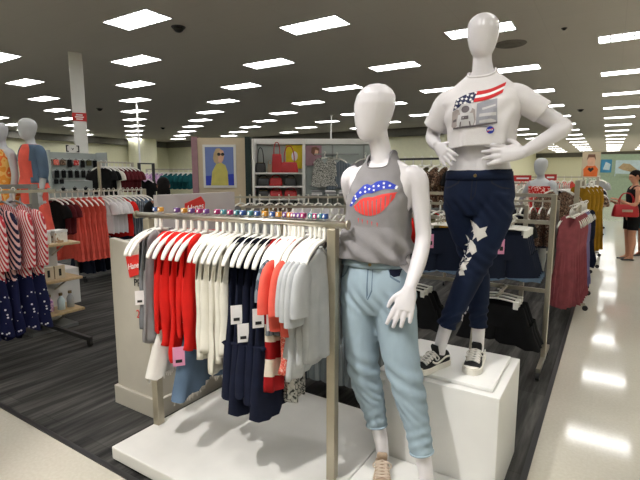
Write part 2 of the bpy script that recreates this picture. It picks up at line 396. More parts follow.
dome((-21.6, 17.5, H), 'tiny black dome camera far back above the round column')
dome((-.95, 9.9, H), 'tiny black dome camera on the ceiling above the aisle', .4)
dome((-1.3, 22, H), 'small black dome camera on the ceiling above the far aisle')
o = thing('ceiling_vent', 'round grey air vent in the ceiling behind the taller posed mannequin head', 'vent', (-1.98, 10.45, H))
MB().lathe([(.0, -.03), (.12, -.03), (.14, -.045), (.2, -.04), (.22, -.02), (.3, -.015), (.32, 0)], n=24).build('diffuser_rings', M['vent'], o)

for (loc, aim, *_), lab in zip(SPOTS, ('ceiling spotlight aimed at the front clothing rack', 'ceiling spotlight aimed at the two posed mannequins')):
    o = thing('ceiling_spotlight', lab, 'spotlight', (loc[0], loc[1], H))
    d = (V(aim)-V(loc)).normalized(); c = V((0, 0, loc[2]-H))
    MB().tube([(0, 0, 0), tuple(c-d*.1)], .012).build('stem', M['dark'], o)
    MB().tube([tuple(c-d*.16), tuple(c-d*.03)], .06, 16).build('housing', M['dark'], o, smooth=False)

# ------------------------------------------------------------------ display platform, riser, pedestal
o = thing('display_platform', 'low white platform under the chrome clothing rack', 'platform', (-1.56, 0, 0))
MB().box(-.59, .61, 1.31, 2.38, .02, .09).build('top', M['plat'], o, bevel=.006)
MB().box(-.565, .59, 1.335, 2.36, .004, .021).build('plinth', M['dark'], o)
o = thing('mannequin_riser', 'low white riser under the mannequin in grey tank top', 'platform', (-.66, 0, 0))
MB().box(-.281, .285, 1.32, 2.018, .02, .1).build('top', M['white'], o, bevel=.005)
MB().box(-.265, .27, 1.335, 2.0, .004, .021).build('plinth', M['dark'], o)
o = thing('pedestal', 'tall white cube pedestal under the mannequin in dark ripped jeans', 'pedestal', (-.65, 2.29, 0))
MB().box(-.285, .305, -.265, .265, .004, .545).build('cube', M['white'], o, bevel=.004)
MB().box(-.245, .265, -.225, .225, .545, .5645).build('top_panel', M['white'], o, bevel=.005)

# ------------------------------------------------------------------ mannequins
def finger_hand(mb, wr, fd, pn, side, curl=.25, s=1.0):
    wr, fd, pn, side = V(wr), V(fd).normalized(), V(pn).normalized(), V(side).normalized()
    mb.limb([wr, wr+fd*.045*s, wr+fd*.092*s], [(.025*s, .019*s), (.038*s, .017*s), (.040*s, .013*s)], ref=pn, n=12)
    for i, L in enumerate((.080, .090, .084, .068)):
        p = wr+fd*(.082-(.006 if i == 3 else 0))*s+side*(.033-.0215*i)*s; d = (fd+side*(.16-.10*i)).normalized(); pts = [p]; c = curl*.4
        for q in (.44, .32, .24):
            dd = (d*cos(c)+pn*sin(c)).normalized(); p = p+dd*L*q*s; pts.append(p); c += curl
        mb.limb(pts, [.0108*s, .0104*s, .0096*s, .008*s], n=8, sub=3, ref=pn)
    p = wr+fd*.025*s+side*.022*s
    pts = [p, p+(fd*.6+side*.8+pn*.25).normalized()*.035*s]
    pts.append(pts[1]+(fd*.88+side*.4+pn*.3).normalized()*.032*s); pts.append(pts[2]+(fd*.95+side*.1+pn*.3).normalized()*.024*s)
    mb.limb(pts, [.015*s, .0115*s, .0095*s, .007*s], n=8, sub=3, ref=pn)
def egg_head(mb, c, tilt=0, s=1.0, neck=None):
    prof = [(-.122, .022, .03, -.012), (-.112, .042, .05, -.012), (-.09, .058, .068, -.008), (-.055, .072, .083, -.004), (-.01, .083, .095, 0), (.035, .089, .101, .004), (.075, .083, .093, .006), (.1, .066, .074, .006), (.117, .042, .047, .006), (.124, .015, .017, .006)]
    rs = []
    for z, a, b_, y in prof:
        rs.append([(c[0]+a*s*cos(2*pi*k/24)+tilt*z, c[1]+y*s+b_*s*sin(2*pi*k/24), c[2]+z*s) for k in range(24)])
    mb.rings(rs)
def foot(mb, ank, rz, s=1.0):
    m = MB().limb([(0, .045, .045), (0, .0, .055), (0, -.06, .04), (0, -.11, .03)], [(.022, .028), (.026, .034), (.028, .015), (.018, .006)], n=12, ref=(0, 0, 1))
    m.xf((ank[0], ank[1], ank[2]), rz); mb.add(m.v, m.f)
def sneaker(parent, loc, rz, up_m, sole_m, lace_m, stripe_m=None, pitch=0):
    L, y0 = .25, .072
    wt = [(0, .016), (.02, .024), (.08, .032), (.25, .034), (.45, .035), (.7, .045), (.86, .042), (.95, .028), (1, .012)]
    ht = [(0, .055), (.05, .078), (.15, .08), (.30, .074), (.42, .082), (.52, .072), (.66, .056), (.82, .042), (.94, .032), (1, .02)]
    up = MB().rings([[(tab(wt, s_)*.95*math.copysign(abs(cos(t))**.8, cos(t)), y0-s_*L, .024+max(0, tab(ht, s_)-.024)*(sin(t)**.75 if sin(t) > 0 else 0)) for t in [pi*k/14 for k in range(15)]] for s_ in [i/24 for i in range(25)]])
    def XY(s_, sg): return (sg*(tab(wt, s_)+.003), y0+.003-s_*(L+.006))
    ol = [XY(i/24, 1) for i in range(25)]+[XY(i/24, -1) for i in range(24, -1, -1)]
    o = up.build('sneaker', up_m, parent, smooth=True, loc=loc, rz=rz); o.rotation_euler[0] = pitch
    MB().prism(ol, 0, .03).build('sole', sole_m, o, bevel=.003)
    MB().prism([(x*.9, y) for x, y in ol[21:29]] , .03, .036).build('toe_cap', sole_m if stripe_m else up_m, o)
    for k in range(5):
        s_ = .46+.062*k; h = tab(ht, s_); h2 = tab(ht, s_+.05); ww = tab(wt, s_)*.95
        def P(t, ss, hh): return (ww*math.copysign(abs(cos(t))**.8, cos(t)), y0-ss*L, .027+(hh-.024)*sin(t)**.75+.002)
        MB().limb([P(pi*.25, s_, h), P(pi*.4, s_+.016, h), P(pi*.6, s_+.034, h2), P(pi*.75, s_+.05, h2)], [.0042]*4, n=6, sub=2).build('lace', lace_m, o, smooth=True)
        MB().limb([P(pi*.75, s_, h), P(pi*.6, s_+.016, h), P(pi*.4, s_+.034, h2), P(pi*.25, s_+.05, h2)], [.0042]*4, n=6, sub=2).build('lace', lace_m, o, smooth=True)
    for sg in (-1, 1):   # bow loops
        MB().limb([(0, y0-.43*L, .085), (sg*.022, y0-.43*L-.008, .082), (sg*.042, y0-.45*L, .066), (sg*.036, y0-.5*L, .056), (sg*.012, y0-.46*L, .078)], [.0035]*5, n=6, sub=3).build('lace_loop', lace_m, o, smooth=True)
    MB().limb([(0, y0-.36*L, .075), (0, y0-.40*L, .105), (0, y0-.385*L, .118)], [(.024, .006), (.026, .005), (.02, .003)], n=10, sub=3).build('tongue', up_m, o, smooth=True)
    if stripe_m:
        for sg in (-1, 1):
            pts = [(sg*(tab(wt, s_)*.95+.0005), y0-s_*L, z) for s_, z in ((.06, .052), (.2, .056), (.34, .044), (.46, .038), (.56, .046), (.62, .056))]
            MB().limb(pts, [(.003, .0055)]*6, n=6, sub=3, ref=(0, 0, 1)).build('side_stripe', stripe_m, o, smooth=True)
    return o

def hem_cut(o, cuts, m):
    """trim each trouser leg open at its hem; cuts: (point, downward normal, legs' upper x bound)"""
    bm = bmesh.new(); bm.from_mesh(o.data); lo = -9; loops = []
    for pt, nr, hi in cuts:
        fs = [f for f in bm.faces if lo < f.calc_center_median().x < hi and f.calc_center_median().z < pt[2]+.12]
        g = list({v for f in fs for v in f.verts})+list({e for f in fs for e in f.edges})+fs
        r = bmesh.ops.bisect_plane(bm, geom=g, plane_co=pt, plane_no=nr, clear_outer=True)
        c = [v.co.copy() for v in r['geom_cut'] if isinstance(v, bmesh.types.BMVert)]
        ct = sum(c, V())/len(c); c.sort(key=lambda q: math.atan2(q.y-ct.y, q.x-ct.x)); loops.append(c[::max(1, len(c)//30)]); lo = hi
    bm.to_mesh(o.data); bm.free(); o.data.polygons.foreach_set('use_smooth', [True]*len(o.data.polygons))
    md = o.modifiers.new('thickness', 'SOLIDIFY'); md.thickness = .003
    for c in loops: MB().tube(c+[c[0]], .0045, 6).build('hem', m, o, smooth=True)

# --- mannequin in the grey tank top
m1 = thing('mannequin', 'white egg-headed mannequin in grey lips tank top and light blue jeans', 'mannequin', (-.72, 1.9, .1), R(5))
b = MB()
T = -.15
b.limb([(T, .0, .80), (T-.005, 0, .88), (T-.005, 0, .96), (T, .005, 1.05), (T, .0, 1.12), (T, -.005, 1.2), (T, -.008, 1.28), (T, -.002, 1.36), (T+.002, .006, 1.42), (T+.003, .012, 1.46), (T+.002, .012, 1.49)],
       [(.14, .09), (.165, .108), (.165, .108), (.14, .092), (.122, .08), (.122, .085), (.132, .104), (.150, .096), (.158, .075), (.12, .06), (.06, .052)], n=28, sub=3)
b.limb([(T, .014, 1.44), (T-.008, .008, 1.52), (T-.022, -.006, 1.60), (T-.026, -.01, 1.65)], [(.075, .062), (.047, .052), (.045, .05), (.045, .05)], n=16)
egg_head(b, (-.187, -.018, 1.692), .10, 1.0)
# arm beside the body (camera side)
b.limb([(-.035, .012, 1.425), (.004, .012, 1.405), (.022, .012, 1.33), (.033, .012, 1.24), (.043, .008, 1.15), (.036, -.035, 1.05), (.016, -.095, .945)], [.048, .05, .042, .038, .034, .034, .025], n=16)
finger_hand(b, (.02, -.095, .95), (-.22, -.22, -.95), (-.25, .96, -.15), (-.96, -.25, 0), .12, 1.1)
# arm drawn behind the back
b.limb([(-.27, .012, 1.425), (-.308, .02, 1.40), (-.315, .07, 1.31), (-.30, .14, 1.2), (-.275, .17, 1.12), (-.235, .16, 1.02), (-.2, .14, .93)], [.048, .05, .044, .04, .036, .034, .025], n=16)
finger_hand(b, (-.2, .14, .935), (.2, -.1, -.95), (.3, -.9, 0), (-.9, -.3, 0), .2, 1.0)
# lower legs and feet
b.limb([(-.235, 0, .86), (-.238, -.006, .74), (-.228, -.018, .62), (-.213, -.026, .52), (-.19, -.018, .40), (-.165, -.002, .30), (-.148, .008, .22), (-.13, .012, .12), (-.125, .012, .05)], [.07, .072, .066, .056, .052, .046, .038, .033, .03], n=14)
b.limb([(-.085, 0, .86), (-.06, -.018, .74), (-.03, -.045, .62), (.0, -.06, .53), (.035, -.07, .42), (.068, -.08, .31), (.092, -.088, .21), (.115, -.095, .12), (.125, -.1, .05)], [.07, .072, .066, .056, .052, .046, .038, .033, .03], n=14)
foot(b, (-.120, .005, .0), R(20)); foot(b, (.128, -.108, .0), R(14))
voxel(b, .0045, 'body', M['mann'], m1, 4)
# jeans
def crease(amp, bands):
    def f(c, n):
        d = 0
        for z, wd, a, kx, ky, fr in bands:
            g = math.exp(-((c.z-z)/wd)**2); d += 1.5*a*g*sin(fr*(c.z+kx*c.x+ky*c.y))
        return d+amp*1.5*noise.noise(V((c.x*11, c.y*11, c.z*6))) 
    return f
j = MB()
j.limb([(-.178, 0, 1.07), (-.175, 0, 1.02), (-.168, 0, .95), (-.16, 0, .88), (-.16, .0, .80)], [(.150, .102), (.154, .108), (.176, .122), (.178, .122), (.150, .10)], n=28, sub=4)
j.limb([(-.25, 0, .90), (-.243, -.003, .80), (-.232, -.012, .68), (-.215, -.028, .53), (-.19, -.018, .40), (-.165, -.004, .30), (-.149, .006, .20), (-.14, .01, .15)], [(.092, .105), (.095, .105), (.088, .095), (.075, .08), (.066, .072), (.057, .062), (.050, .055), (.048, .053)], n=20)
j.limb([(-.075, 0, .90), (-.07, -.01, .80), (-.04, -.035, .66), (.0, -.06, .53), (.035, -.07, .42), (.068, -.08, .31), (.096, -.089, .19), (.105, -.092, .14)], [(.095, .108), (.094, .106), (.087, .096), (.076, .081), (.067, .072), (.058, .062), (.05, .054), (.048, .052)], n=20)
jn = voxel(j, .0075, 'jeans', M['jean_l'], m1, 5, crease(.004, [(.52, .08, .0035, .5, 0, 90), (.28, .07, .0018, -.6, .3, 120), (.86, .05, .003, 1.2, 0, 85), (.40, .05, .002, 1, 0, 150)]))
hem_cut(jn, [((-.15, 0, .228), (.12, -.1, -1), -.06), ((.095, -.09, .212), (.2, -.1, -1), .4)], M['jean_l'])
MB().limb([(-.178, 0, 1.015), (-.178, 0, 1.055)], [(.158, .112), (.153, .106)], n=32, sub=2, caps=False).build('waistband', M['jean_l'], jn, smooth=True, thick=.004)
decal(jn, [[(-.170, 1.02), (-.165, 1.02), (-.160, .90), (-.166, .88)], [(-.148, 1.02), (-.145, 1.02), (-.140, .92), (-.158, .88), (-.163, .88), (-.145, .925)]], M['stitch'], 'fly_stitching', jn, .001)
decal(jn, [[(-.085, 1.02), (-.08, 1.02), (-.07, .985), (-.04, .965), (-.03, .96), (-.03, .968), (-.066, .99)]], M['stitch'], 'pocket_seam', jn, .001)
decal(jn, [[(-.27, 1.02), (-.262, 1.02), (-.28, .98), (-.30, .96), (-.32, .95), (-.32, .957), (-.3, .968)]], M['stitch'], 'pocket_seam', jn, .001)
decal(jn, [[(-.078, 1.018), (-.03, 1.018), (-.034, .99), (-.055, .985), (-.07, .995)]], M['navy'], 'pocket_lining', jn, .0012)
MB().lathe([(.008, 0), (.007, .004), (0, .004)], n=12).xf((-.158, -.112, 1.035), 0, pi/2).build('button', M['brass'], jn)
# tank top
def tank(th, v):
    s_, c_ = sin(th), cos(th)      # s_ < 0 is the front
    front = max(0, -s_); back = max(0, s_)
    zt = 1.520-.066*front**1.3*(1-abs(c_)**3)-.02*back+.01*c_
    z = zt+(1.048-.014*c_-zt)*v
    hw = tab([(1.0, .158), (1.045, .164), (1.07, .168), (1.12, .158), (1.2, .144), (1.28, .138), (1.33, .138), (1.38, .122), (1.43, .108), (1.465, .086), (1.49, .066), (1.515, .055), (1.53, .052)], z)
    dp = tab([(1.0, .118), (1.07, .130), (1.2, .112), (1.28, .119), (1.36, .113), (1.42, .093), (1.47, .076), (1.51, .064)], z)
    cx = tab([(1.03, -.19), (1.12, -.178), (1.25, -.160), (1.4, -.152), (1.46, -.148), (1.53, -.150)], z); cy = tab([(1.05, 0), (1.3, -.003), (1.45, .008), (1.5, .012)], z)
    e = .62
    x = math.copysign(abs(c_)**e, c_)*hw; y = math.copysign(abs(s_)**e, s_)*dp
    lo = max(0, min(1, (1.21-z)/.12))
    wv = lo*(.007*sin(9*th+20*z)+.0085*sin(75*(z+.55*x)+2*th)) + .003*noise.noise(V((x*12, y*12, z*10)))+.0022*sin(70*(z-.9*abs(x)))*max(0, 1-abs(z-1.36)/.1)
    k = 1+wv/.13
    return (cx+x*k, cy+y*k, z)
tk = MB().surf(tank, 72, 60).build('tank_top', M['heather'], m1, smooth=True, thick=.003)
top = [tank(2*pi*i/48, 0) for i in range(48)]
MB().tube(top+[top[0]], .0045, 6).build('neck_binding', M['heather'], tk, smooth=True)
# lips print
def mix(p, q, t): return (p[0]+(q[0]-p[0])*t, p[1]+(q[1]-p[1])*t)
UT = [(-.258, 1.290), (-.240, 1.330), (-.222, 1.352), (-.196, 1.380), (-.178, 1.386), (-.160, 1.380), (-.138, 1.396), (-.118, 1.401), (-.092, 1.400), (-.066, 1.388), (-.036, 1.372)]
UB = [(-.250, 1.286), (-.232, 1.306), (-.212, 1.326), (-.192, 1.340), (-.172, 1.347), (-.152, 1.347), (-.132, 1.355), (-.112, 1.362), (-.09, 1.366), (-.064, 1.366), (-.04, 1.366)]
decal(tk, [[UT[i], UT[i+1], UB[i+1], UB[i]] for i in range(10)], M['blue_p'], 'lip_print', tk, .0035)
st = []
for i in range(10):
    for r_ in ((.3, .75) if i % 2 else (.5,)):
        p = mix(mix(UT[i], UT[i+1], .5), mix(UB[i], UB[i+1], .5), r_); st.append(star(p[0], p[1], .0068))
decal(tk, st, M['inkw'], 'star_print', tk, .005)
LT = [(-.236, 1.288), (-.222, 1.300), (-.206, 1.316), (-.188, 1.326), (-.168, 1.330), (-.148, 1.330), (-.128, 1.337), (-.108, 1.343), (-.088, 1.347), (-.066, 1.350), (-.046, 1.352)]
LB = [(-.226, 1.272), (-.210, 1.262), (-.196, 1.256), (-.180, 1.251), (-.162, 1.250), (-.144, 1.252), (-.126, 1.258), (-.108, 1.268), (-.090, 1.284), (-.072, 1.306), (-.052, 1.334)]
decal(tk, [[mix(LT[i], LT[i+1], .08), mix(LT[i], LT[i+1], .80), mix(LB[i], LB[i+1], .85), mix(LB[i], LB[i+1], .03)] for i in range(10)]+[[mix(LT[i], LT[i+1], 0), mix(LT[i], LT[i+1], 1), mix(mix(LT[i], LT[i+1], 1), mix(LB[i], LB[i+1], 1), .18), mix(mix(LT[i], LT[i+1], 0), mix(LB[i], LB[i+1], 0), .18)] for i in range(10)], M['red_p'], 'lip_print', tk, .0035)
decal(tk, [[(x, 1.238-.004*k), (x+.005, 1.238-.004*k), (x+.003, 1.214-.003*k)] for k, x in enumerate((-.215, -.196, -.172, -.152, -.128))], M['red_p'], 'drip_print', tk, .0035)
sneaker(m1, (-.118, -.012, 0), R(20), M['saddle'], M['rubber'], M['lacep'])
sneaker(m1, (.128, -.125, 0), R(14), M['saddle'], M['rubber'], M['lacep'])
MB().tube([(-.148, .07, .0), (-.165, .06, .3)], .005).build('support_rod', M['chrome'], m1)

# --- mannequin in the white tee
m2 = thing('mannequin', 'white egg-headed mannequin on cube pedestal in flag tee and ripped jeans', 'mannequin', (-.66, 2.3, .565), R(5))
b = MB(); T = .108
b.limb([(.113, .0, .80), (.113, 0, .88), (.112, 0, .96), (.11, .002, 1.02), (.108, .0, 1.08), (T, -.002, 1.14), (T, -.004, 1.2), (T, .0, 1.27), (T, .006, 1.33), (T, .012, 1.375), (T, .012, 1.445)],
       [(.13, .085), (.15, .1), (.148, .1), (.137, .092), (.118, .08), (.118, .082), (.128, .1), (.145, .092), (.15, .072), (.115, .058), (.054, .05)], n=28, sub=3)
b.limb([(T, .014, 1.36), (T, .008, 1.42), (.103, -.004, 1.49), (.102, -.006, 1.56)], [(.072, .06), (.055, .053), (.043, .046), (.042, .046)], n=16)
egg_head(b, (.102, -.016, 1.598), 0, .82)
b.limb([(.215, .01, 1.335), (.258, .012, 1.315), (.32, .022, 1.27), (.39, .04, 1.225), (.455, .05, 1.182), (.462, .045, 1.168), (.42, .0, 1.135), (.36, -.05, 1.092), (.31, -.09, 1.058)], [.046, .05, .045, .041, .038, .038, .036, .032, .024], n=16)
finger_hand(b, (.315, -.088, 1.06), (-.97, -.18, -.05), (-.1, .9, -.35), (.05, .25, 1), .10, 1.08)
b.limb([(.0, .01, 1.335), (-.042, .015, 1.31), (-.085, .03, 1.255), (-.118, .055, 1.205), (-.136, .07, 1.168), (-.13, .045, 1.145), (-.105, -.01, 1.118), (-.082, -.055, 1.10)], [.046, .05, .044, .040, .036, .035, .031, .024], n=16)
finger_hand(b, (-.084, -.05, 1.104), (.62, -.5, -.62), (.4, .85, -.1), (.6, -.1, .75), .15, .86)
b.limb([(.175, -.015, .84), (.185, -.04, .74), (.16, -.065, .64), (.132, -.09, .55), (.098, -.105, .45), (.06, -.113, .35), (.022, -.113, .255), (.0, -.11, .19), (-.02, -.108, .1), (-.022, -.105, .05)], [.06, .064, .056, .05, .047, .041, .036, .033, .030, .029], n=14)
b.limb([(.05, 0, .84), (.043, .012, .74), (.07, .032, .64), (.1, .045, .54), (.122, .05, .44), (.13, .05, .34), (.136, .046, .25), (.14, .04, .19), (.142, .035, .1), (.143, .03, .05)], [.06, .064, .056, .05, .046, .041, .036, .033, .030, .029], n=14)
foot(b, (-.026, -.115, 0), R(-28)); foot(b, (.143, .028, 0), R(-2))
voxel(b, .0045, 'body', M['mann'], m2, 4)
j = MB()
j.limb([(.111, 0, .985), (.112, 0, .95), (.114, 0, .90), (.114, 0, .84), (.114, 0, .77)], [(.150, .105), (.155, .108), (.165, .115), (.165, .115), (.135, .095)], n=28, sub=4)
j.limb([(.195, -.01, .86), (.19, -.03, .76), (.165, -.06, .65), (.135, -.09, .55), (.098, -.105, .45), (.06, -.113, .35), (.022, -.113, .255), (-.002, -.112, .195), (-.02, -.112, .14)], [(.085, .098), (.086, .092), (.076, .08), (.066, .068), (.06, .064), (.053, .056), (.046, .048), (.043, .044), (.042, .043)], n=20)
j.limb([(.03, 0, .86), (.038, .01, .76), (.065, .03, .65), (.1, .045, .54), (.122, .05, .44), (.13, .05, .34), (.136, .046, .25), (.14, .042, .18), (.142, .04, .13)], [(.085, .098), (.082, .09), (.072, .08), (.062, .066), (.056, .062), (.052, .055), (.046, .048), (.042, .044), (.041, .043)], n=20)
jn = voxel(j, .007, 'jeans', M['jean_d'], m2, 5, crease(.003, [(.55, .08, .003, .8, 0, 110), (.26, .06, .003, -.6, .3, 150), (.80, .05, .003, 1.2, 0, 95)]))
hem_cut(jn, [((0, -.11, .225), (-.35, 0, -1), .075), ((.14, .04, .19), (.05, 0, -1), .4)], M['jean_d'])
MB().limb([(.111, 0, .937), (.111, 0, .977)], [(.158, .112), (.153, .108)], n=32, sub=2, caps=False).build('waistband', M['jean_d'], jn, smooth=True, thick=.004)
RIPS = [[(.090, .745), (.098, .715), (.118, .728), (.132, .712), (.158, .724), (.152, .700), (.160, .680), (.143, .668), (.128, .652), (.122, .672), (.108, .655), (.112, .682), (.098, .69), (.106, .704)],
        [(.074, .672), (.088, .655), (.108, .652), (.122, .632), (.128, .606), (.112, .588), (.104, .602), (.088, .585), (.092, .608), (.070, .618), (.088, .632)],
        [(.066, .592), (.082, .584), (.098, .572), (.112, .58), (.104, .56), (.086, .552), (.07, .56)],
        [(.062, .552), (.08, .548), (.104, .556), (.092, .535), (.098, .520), (.086, .512), (.092, .492), (.072, .486), (.062, .508), (.056, .53)]]
RIPS = [[(.106+(x-.106)*1.28+.006, z) for x, z in q] for q in RIPS]
decal(jn, RIPS, M['frag'], 'ripped_patch', jn, .002)
decal(jn, [[(.098, .97), (.102, .97), (.100, .85), (.094, .84)], [(.120, .97), (.123, .97), (.118, .87), (.1, .838), (.098, .843), (.114, .872)]], M['stitch_d'], 'fly_stitching', jn, .001)
decal(jn, [[(.17, .965), (.176, .965), (.19, .925), (.23, .905), (.26, .9), (.26, .894), (.226, .898), (.184, .92)]], M['stitch_d'], 'pocket_seam', jn, .001)
decal(jn, [[(.05, .965), (.044, .965), (.03, .925), (-.01, .905), (-.03, .9), (-.03, .894), (-.006, .898), (.036, .92)]], M['stitch_d'], 'pocket_seam', jn, .001)
MB().lathe([(.008, 0), (.007, .004), (0, .004)], n=12).xf((.112, -.113, .957), 0, pi/2).build('button', M['brass'], jn)
def tee(th, v):
    s_, c_ = sin(th), cos(th); front = max(0, -s_); back = max(0, s_)
    zt = 1.447-.036*front**1.5-.004*back+.006*c_
    zb = 1.082+.022*max(0, c_)+.012*front*(1-abs(c_))
    z = zt+(zb-zt)*v
    hw = tab([(1.07, .136), (1.15, .148), (1.25, .174), (1.30, .188), (1.335, .182), (1.36, .158), (1.385, .126), (1.41, .096), (1.43, .072), (1.455, .053)], z)
    dp = tab([(1.07, .128), (1.15, .122), (1.22, .122), (1.30, .108), (1.35, .082), (1.39, .068), (1.42, .058), (1.455, .050)], z)
    e = .72; x = math.copysign(abs(c_)**e, c_)*hw; y = math.copysign(abs(s_)**e, s_)*dp
    lo = max(0, min(1, (1.30-z)/.2))
    wv = lo*(.008*sin(7*th+1)+.004*sin(13*th))+.004*sin(60*(z-1.1*x))*max(0, 1-abs(z-1.25)/.14)+.004*noise.noise(V((x*10, y*10, z*8)))
    return (.110+x*(1+wv/.15), .005+y*(1+wv/.12), z)
tt = MB().surf(tee, 72, 50).build('tshirt', M['whitetee'], m2, smooth=True, thick=.003)
top = [tee(2*pi*i/48, 0) for i in range(48)]
MB().tube(top+[top[0]], .006, 6).build('neckband', M['whitetee'], tt, smooth=True)
MB().limb([(.205, .006, 1.318), (.26, .012, 1.312), (.32, .02, 1.280), (.372, .032, 1.246)], [(.064, .072), (.064, .074), (.055, .066), (.054, .066)], n=24, sub=5, caps=False).build('sleeve', M['whitetee'], tt, smooth=True, thick=.003)
MB().limb([(.01, .006, 1.318), (-.045, .014, 1.295), (-.085, .028, 1.245), (-.112, .042, 1.20)], [(.072, .075), (.076, .076), (.068, .07), (.066, .068)], n=24, sub=5, caps=False).build('sleeve', M['whitetee'], tt, smooth=True, thick=.003)
# flag, spaceman photo and round badge
def FP(u, v): return (-.003+.212*u+.010*v, 1.284+.066*u+.046*(v-.5)+.008*sin(u*6.5))
def strip(u0, u1, v0, v1, k=6): return [[FP(u0+(u1-u0)*i/k, v0), FP(u0+(u1-u0)*(i+1)/k, v0), FP(u0+(u1-u0)*(i+1)/k, v1), FP(u0+(u1-u0)*i/k, v1)] for i in range(k)]
decal(tt, strip(0, .43, -.1, 1.05), M['navy_p'], 'flag_canton', tt, .004)
decal(tt, [star(*FP(u, v), .009) for u, v in ((.05, .1), (.05, .5), (.05, .88), (.15, .3), (.15, .7), (.25, .1), (.25, .5), (.25, .9), (.35, .3), (.35, .7), (.40, .05), (.41, .95))], M['inkw'], 'flag_star', tt, .0055)
decal(tt, strip(.43, 1, .36, .66), M['inkw'], 'flag_stripe', tt, .004)
decal(tt, strip(.43, 1, .66, 1.08)+strip(.43, 1, -.05, .36), M['crimson'], 'flag_stripe', tt, .004)
def Q(*p): return [(x, z) for x, z in p]
decal(tt, [Q((.105, 1.282), (.135, 1.292), (.19, 1.302), (.196, 1.19), (.15, 1.176), (.105, 1.178))], M['gry_p'], 'photo_print', tt, .004)
decal(tt, [Q((.128, 1.262), (.185, 1.276), (.186, 1.268), (.13, 1.252)), Q((.118, 1.236), (.19, 1.24), (.19, 1.226), (.118, 1.222)), Q((.12, 1.205), (.17, 1.212), (.19, 1.204), (.19, 1.196), (.12, 1.194))], M['lgt_p'], 'photo_print', tt, .005)
decal(tt, [Q((-.006, 1.252), (.012, 1.262), (.03, 1.258), (.034, 1.228), (.022, 1.19), (.002, 1.176), (-.01, 1.186)), Q((.066, 1.262), (.08, 1.268), (.098, 1.256), (.104, 1.21), (.094, 1.178), (.066, 1.176))], M['tan_p'], 'photo_print', tt, .004)
hm = [(.055+.030*cos(2*pi*k/14), 1.262+.029*sin(2*pi*k/14)) for k in range(14)]
decal(tt, [hm, Q((.022, 1.236), (.09, 1.242), (.098, 1.206), (.09, 1.174), (.02, 1.17), (.016, 1.2))], M['lgt_p'], 'spaceman_print', tt, .005)
decal(tt, [[(.055+.019*cos(2*pi*k/12), 1.260+.017*sin(2*pi*k/12)) for k in range(12)], Q((.040, 1.228), (.072, 1.23), (.072, 1.214), (.040, 1.212)), Q((.034, 1.204), (.04, 1.204), (.036, 1.174), (.03, 1.174)), Q((.074, 1.204), (.08, 1.204), (.086, 1.176), (.08, 1.176)), Q((-.002, 1.214), (.014, 1.22), (.014, 1.208), (-.002, 1.204))], M['drk_p'], 'spaceman_print', tt, .006)
decal(tt, [Q((.0, 1.18), (.1, 1.186), (.196, 1.198), (.196, 1.192), (.1, 1.176), (.0, 1.172))], M['drk_p'], 'photo_print', tt, .0055)
decal(tt, [[(.168+.0165*cos(2*pi*k/18), 1.162+.0165*sin(2*pi*k/18)) for k in range(18)]], M['blue_p'], 'round_badge', tt, .004)
decal(tt, [Q((.154, 1.155), (.168, 1.166), (.182, 1.172), (.184, 1.169), (.17, 1.161), (.156, 1.152))], M['crimson'], 'badge_swoosh', tt, .005)
def letters(x, z, h):
    wv = h*.7; t_ = h*.2; o_ = []
    N = lambda a: [Q((a, z), (a+t_, z), (a+t_, z+h), (a, z+h)), Q((a+wv-t_, z), (a+wv, z), (a+wv, z+h), (a+wv-t_, z+h)), Q((a, z+h), (a+t_, z+h), (a+wv, z), (a+wv-t_, z))]
    A = lambda a: [Q((a, z), (a+t_, z), (a+wv/2+t_/2, z+h), (a+wv/2-t_/2, z+h)), Q((a+wv-t_, z), (a+wv, z), (a+wv/2+t_/2, z+h), (a+wv/2-t_/2, z+h))]
    Sx = lambda a: [Q((a, z+h-t_), (a+wv, z+h-t_), (a+wv, z+h), (a, z+h)), Q((a, z+h*.4), (a+wv, z+h*.4), (a+wv, z+h*.6), (a, z+h*.6)), Q((a, z), (a+wv, z), (a+wv, z+t_), (a, z+t_)), Q((a, z+h*.5), (a+t_, z+h*.5), (a+t_, z+h), (a, z+h)), Q((a+wv-t_, z), (a+wv, z), (a+wv, z+h*.5), (a+wv-t_, z+h*.5))]
    for k, g in enumerate((N, A, Sx, A)): o_ += g(x+k*(wv+.0012))
    return o_
decal(tt, letters(.1555, 1.1585, .0075), M['inkw'], 'badge_lettering', tt, .006)
sneaker(m2, (-.026, -.12, 0), R(-28), M['suede'], M['rubber'], M['lace'], M['rubber'])
sneaker(m2, (.143, .02, 0), R(-2), M['suede'], M['rubber'], M['lace'], M['rubber'])
MB().tube([(.09, .115, .0), (.11, .1, .3)], .006).build('support_rod', M['chrome'], m2)

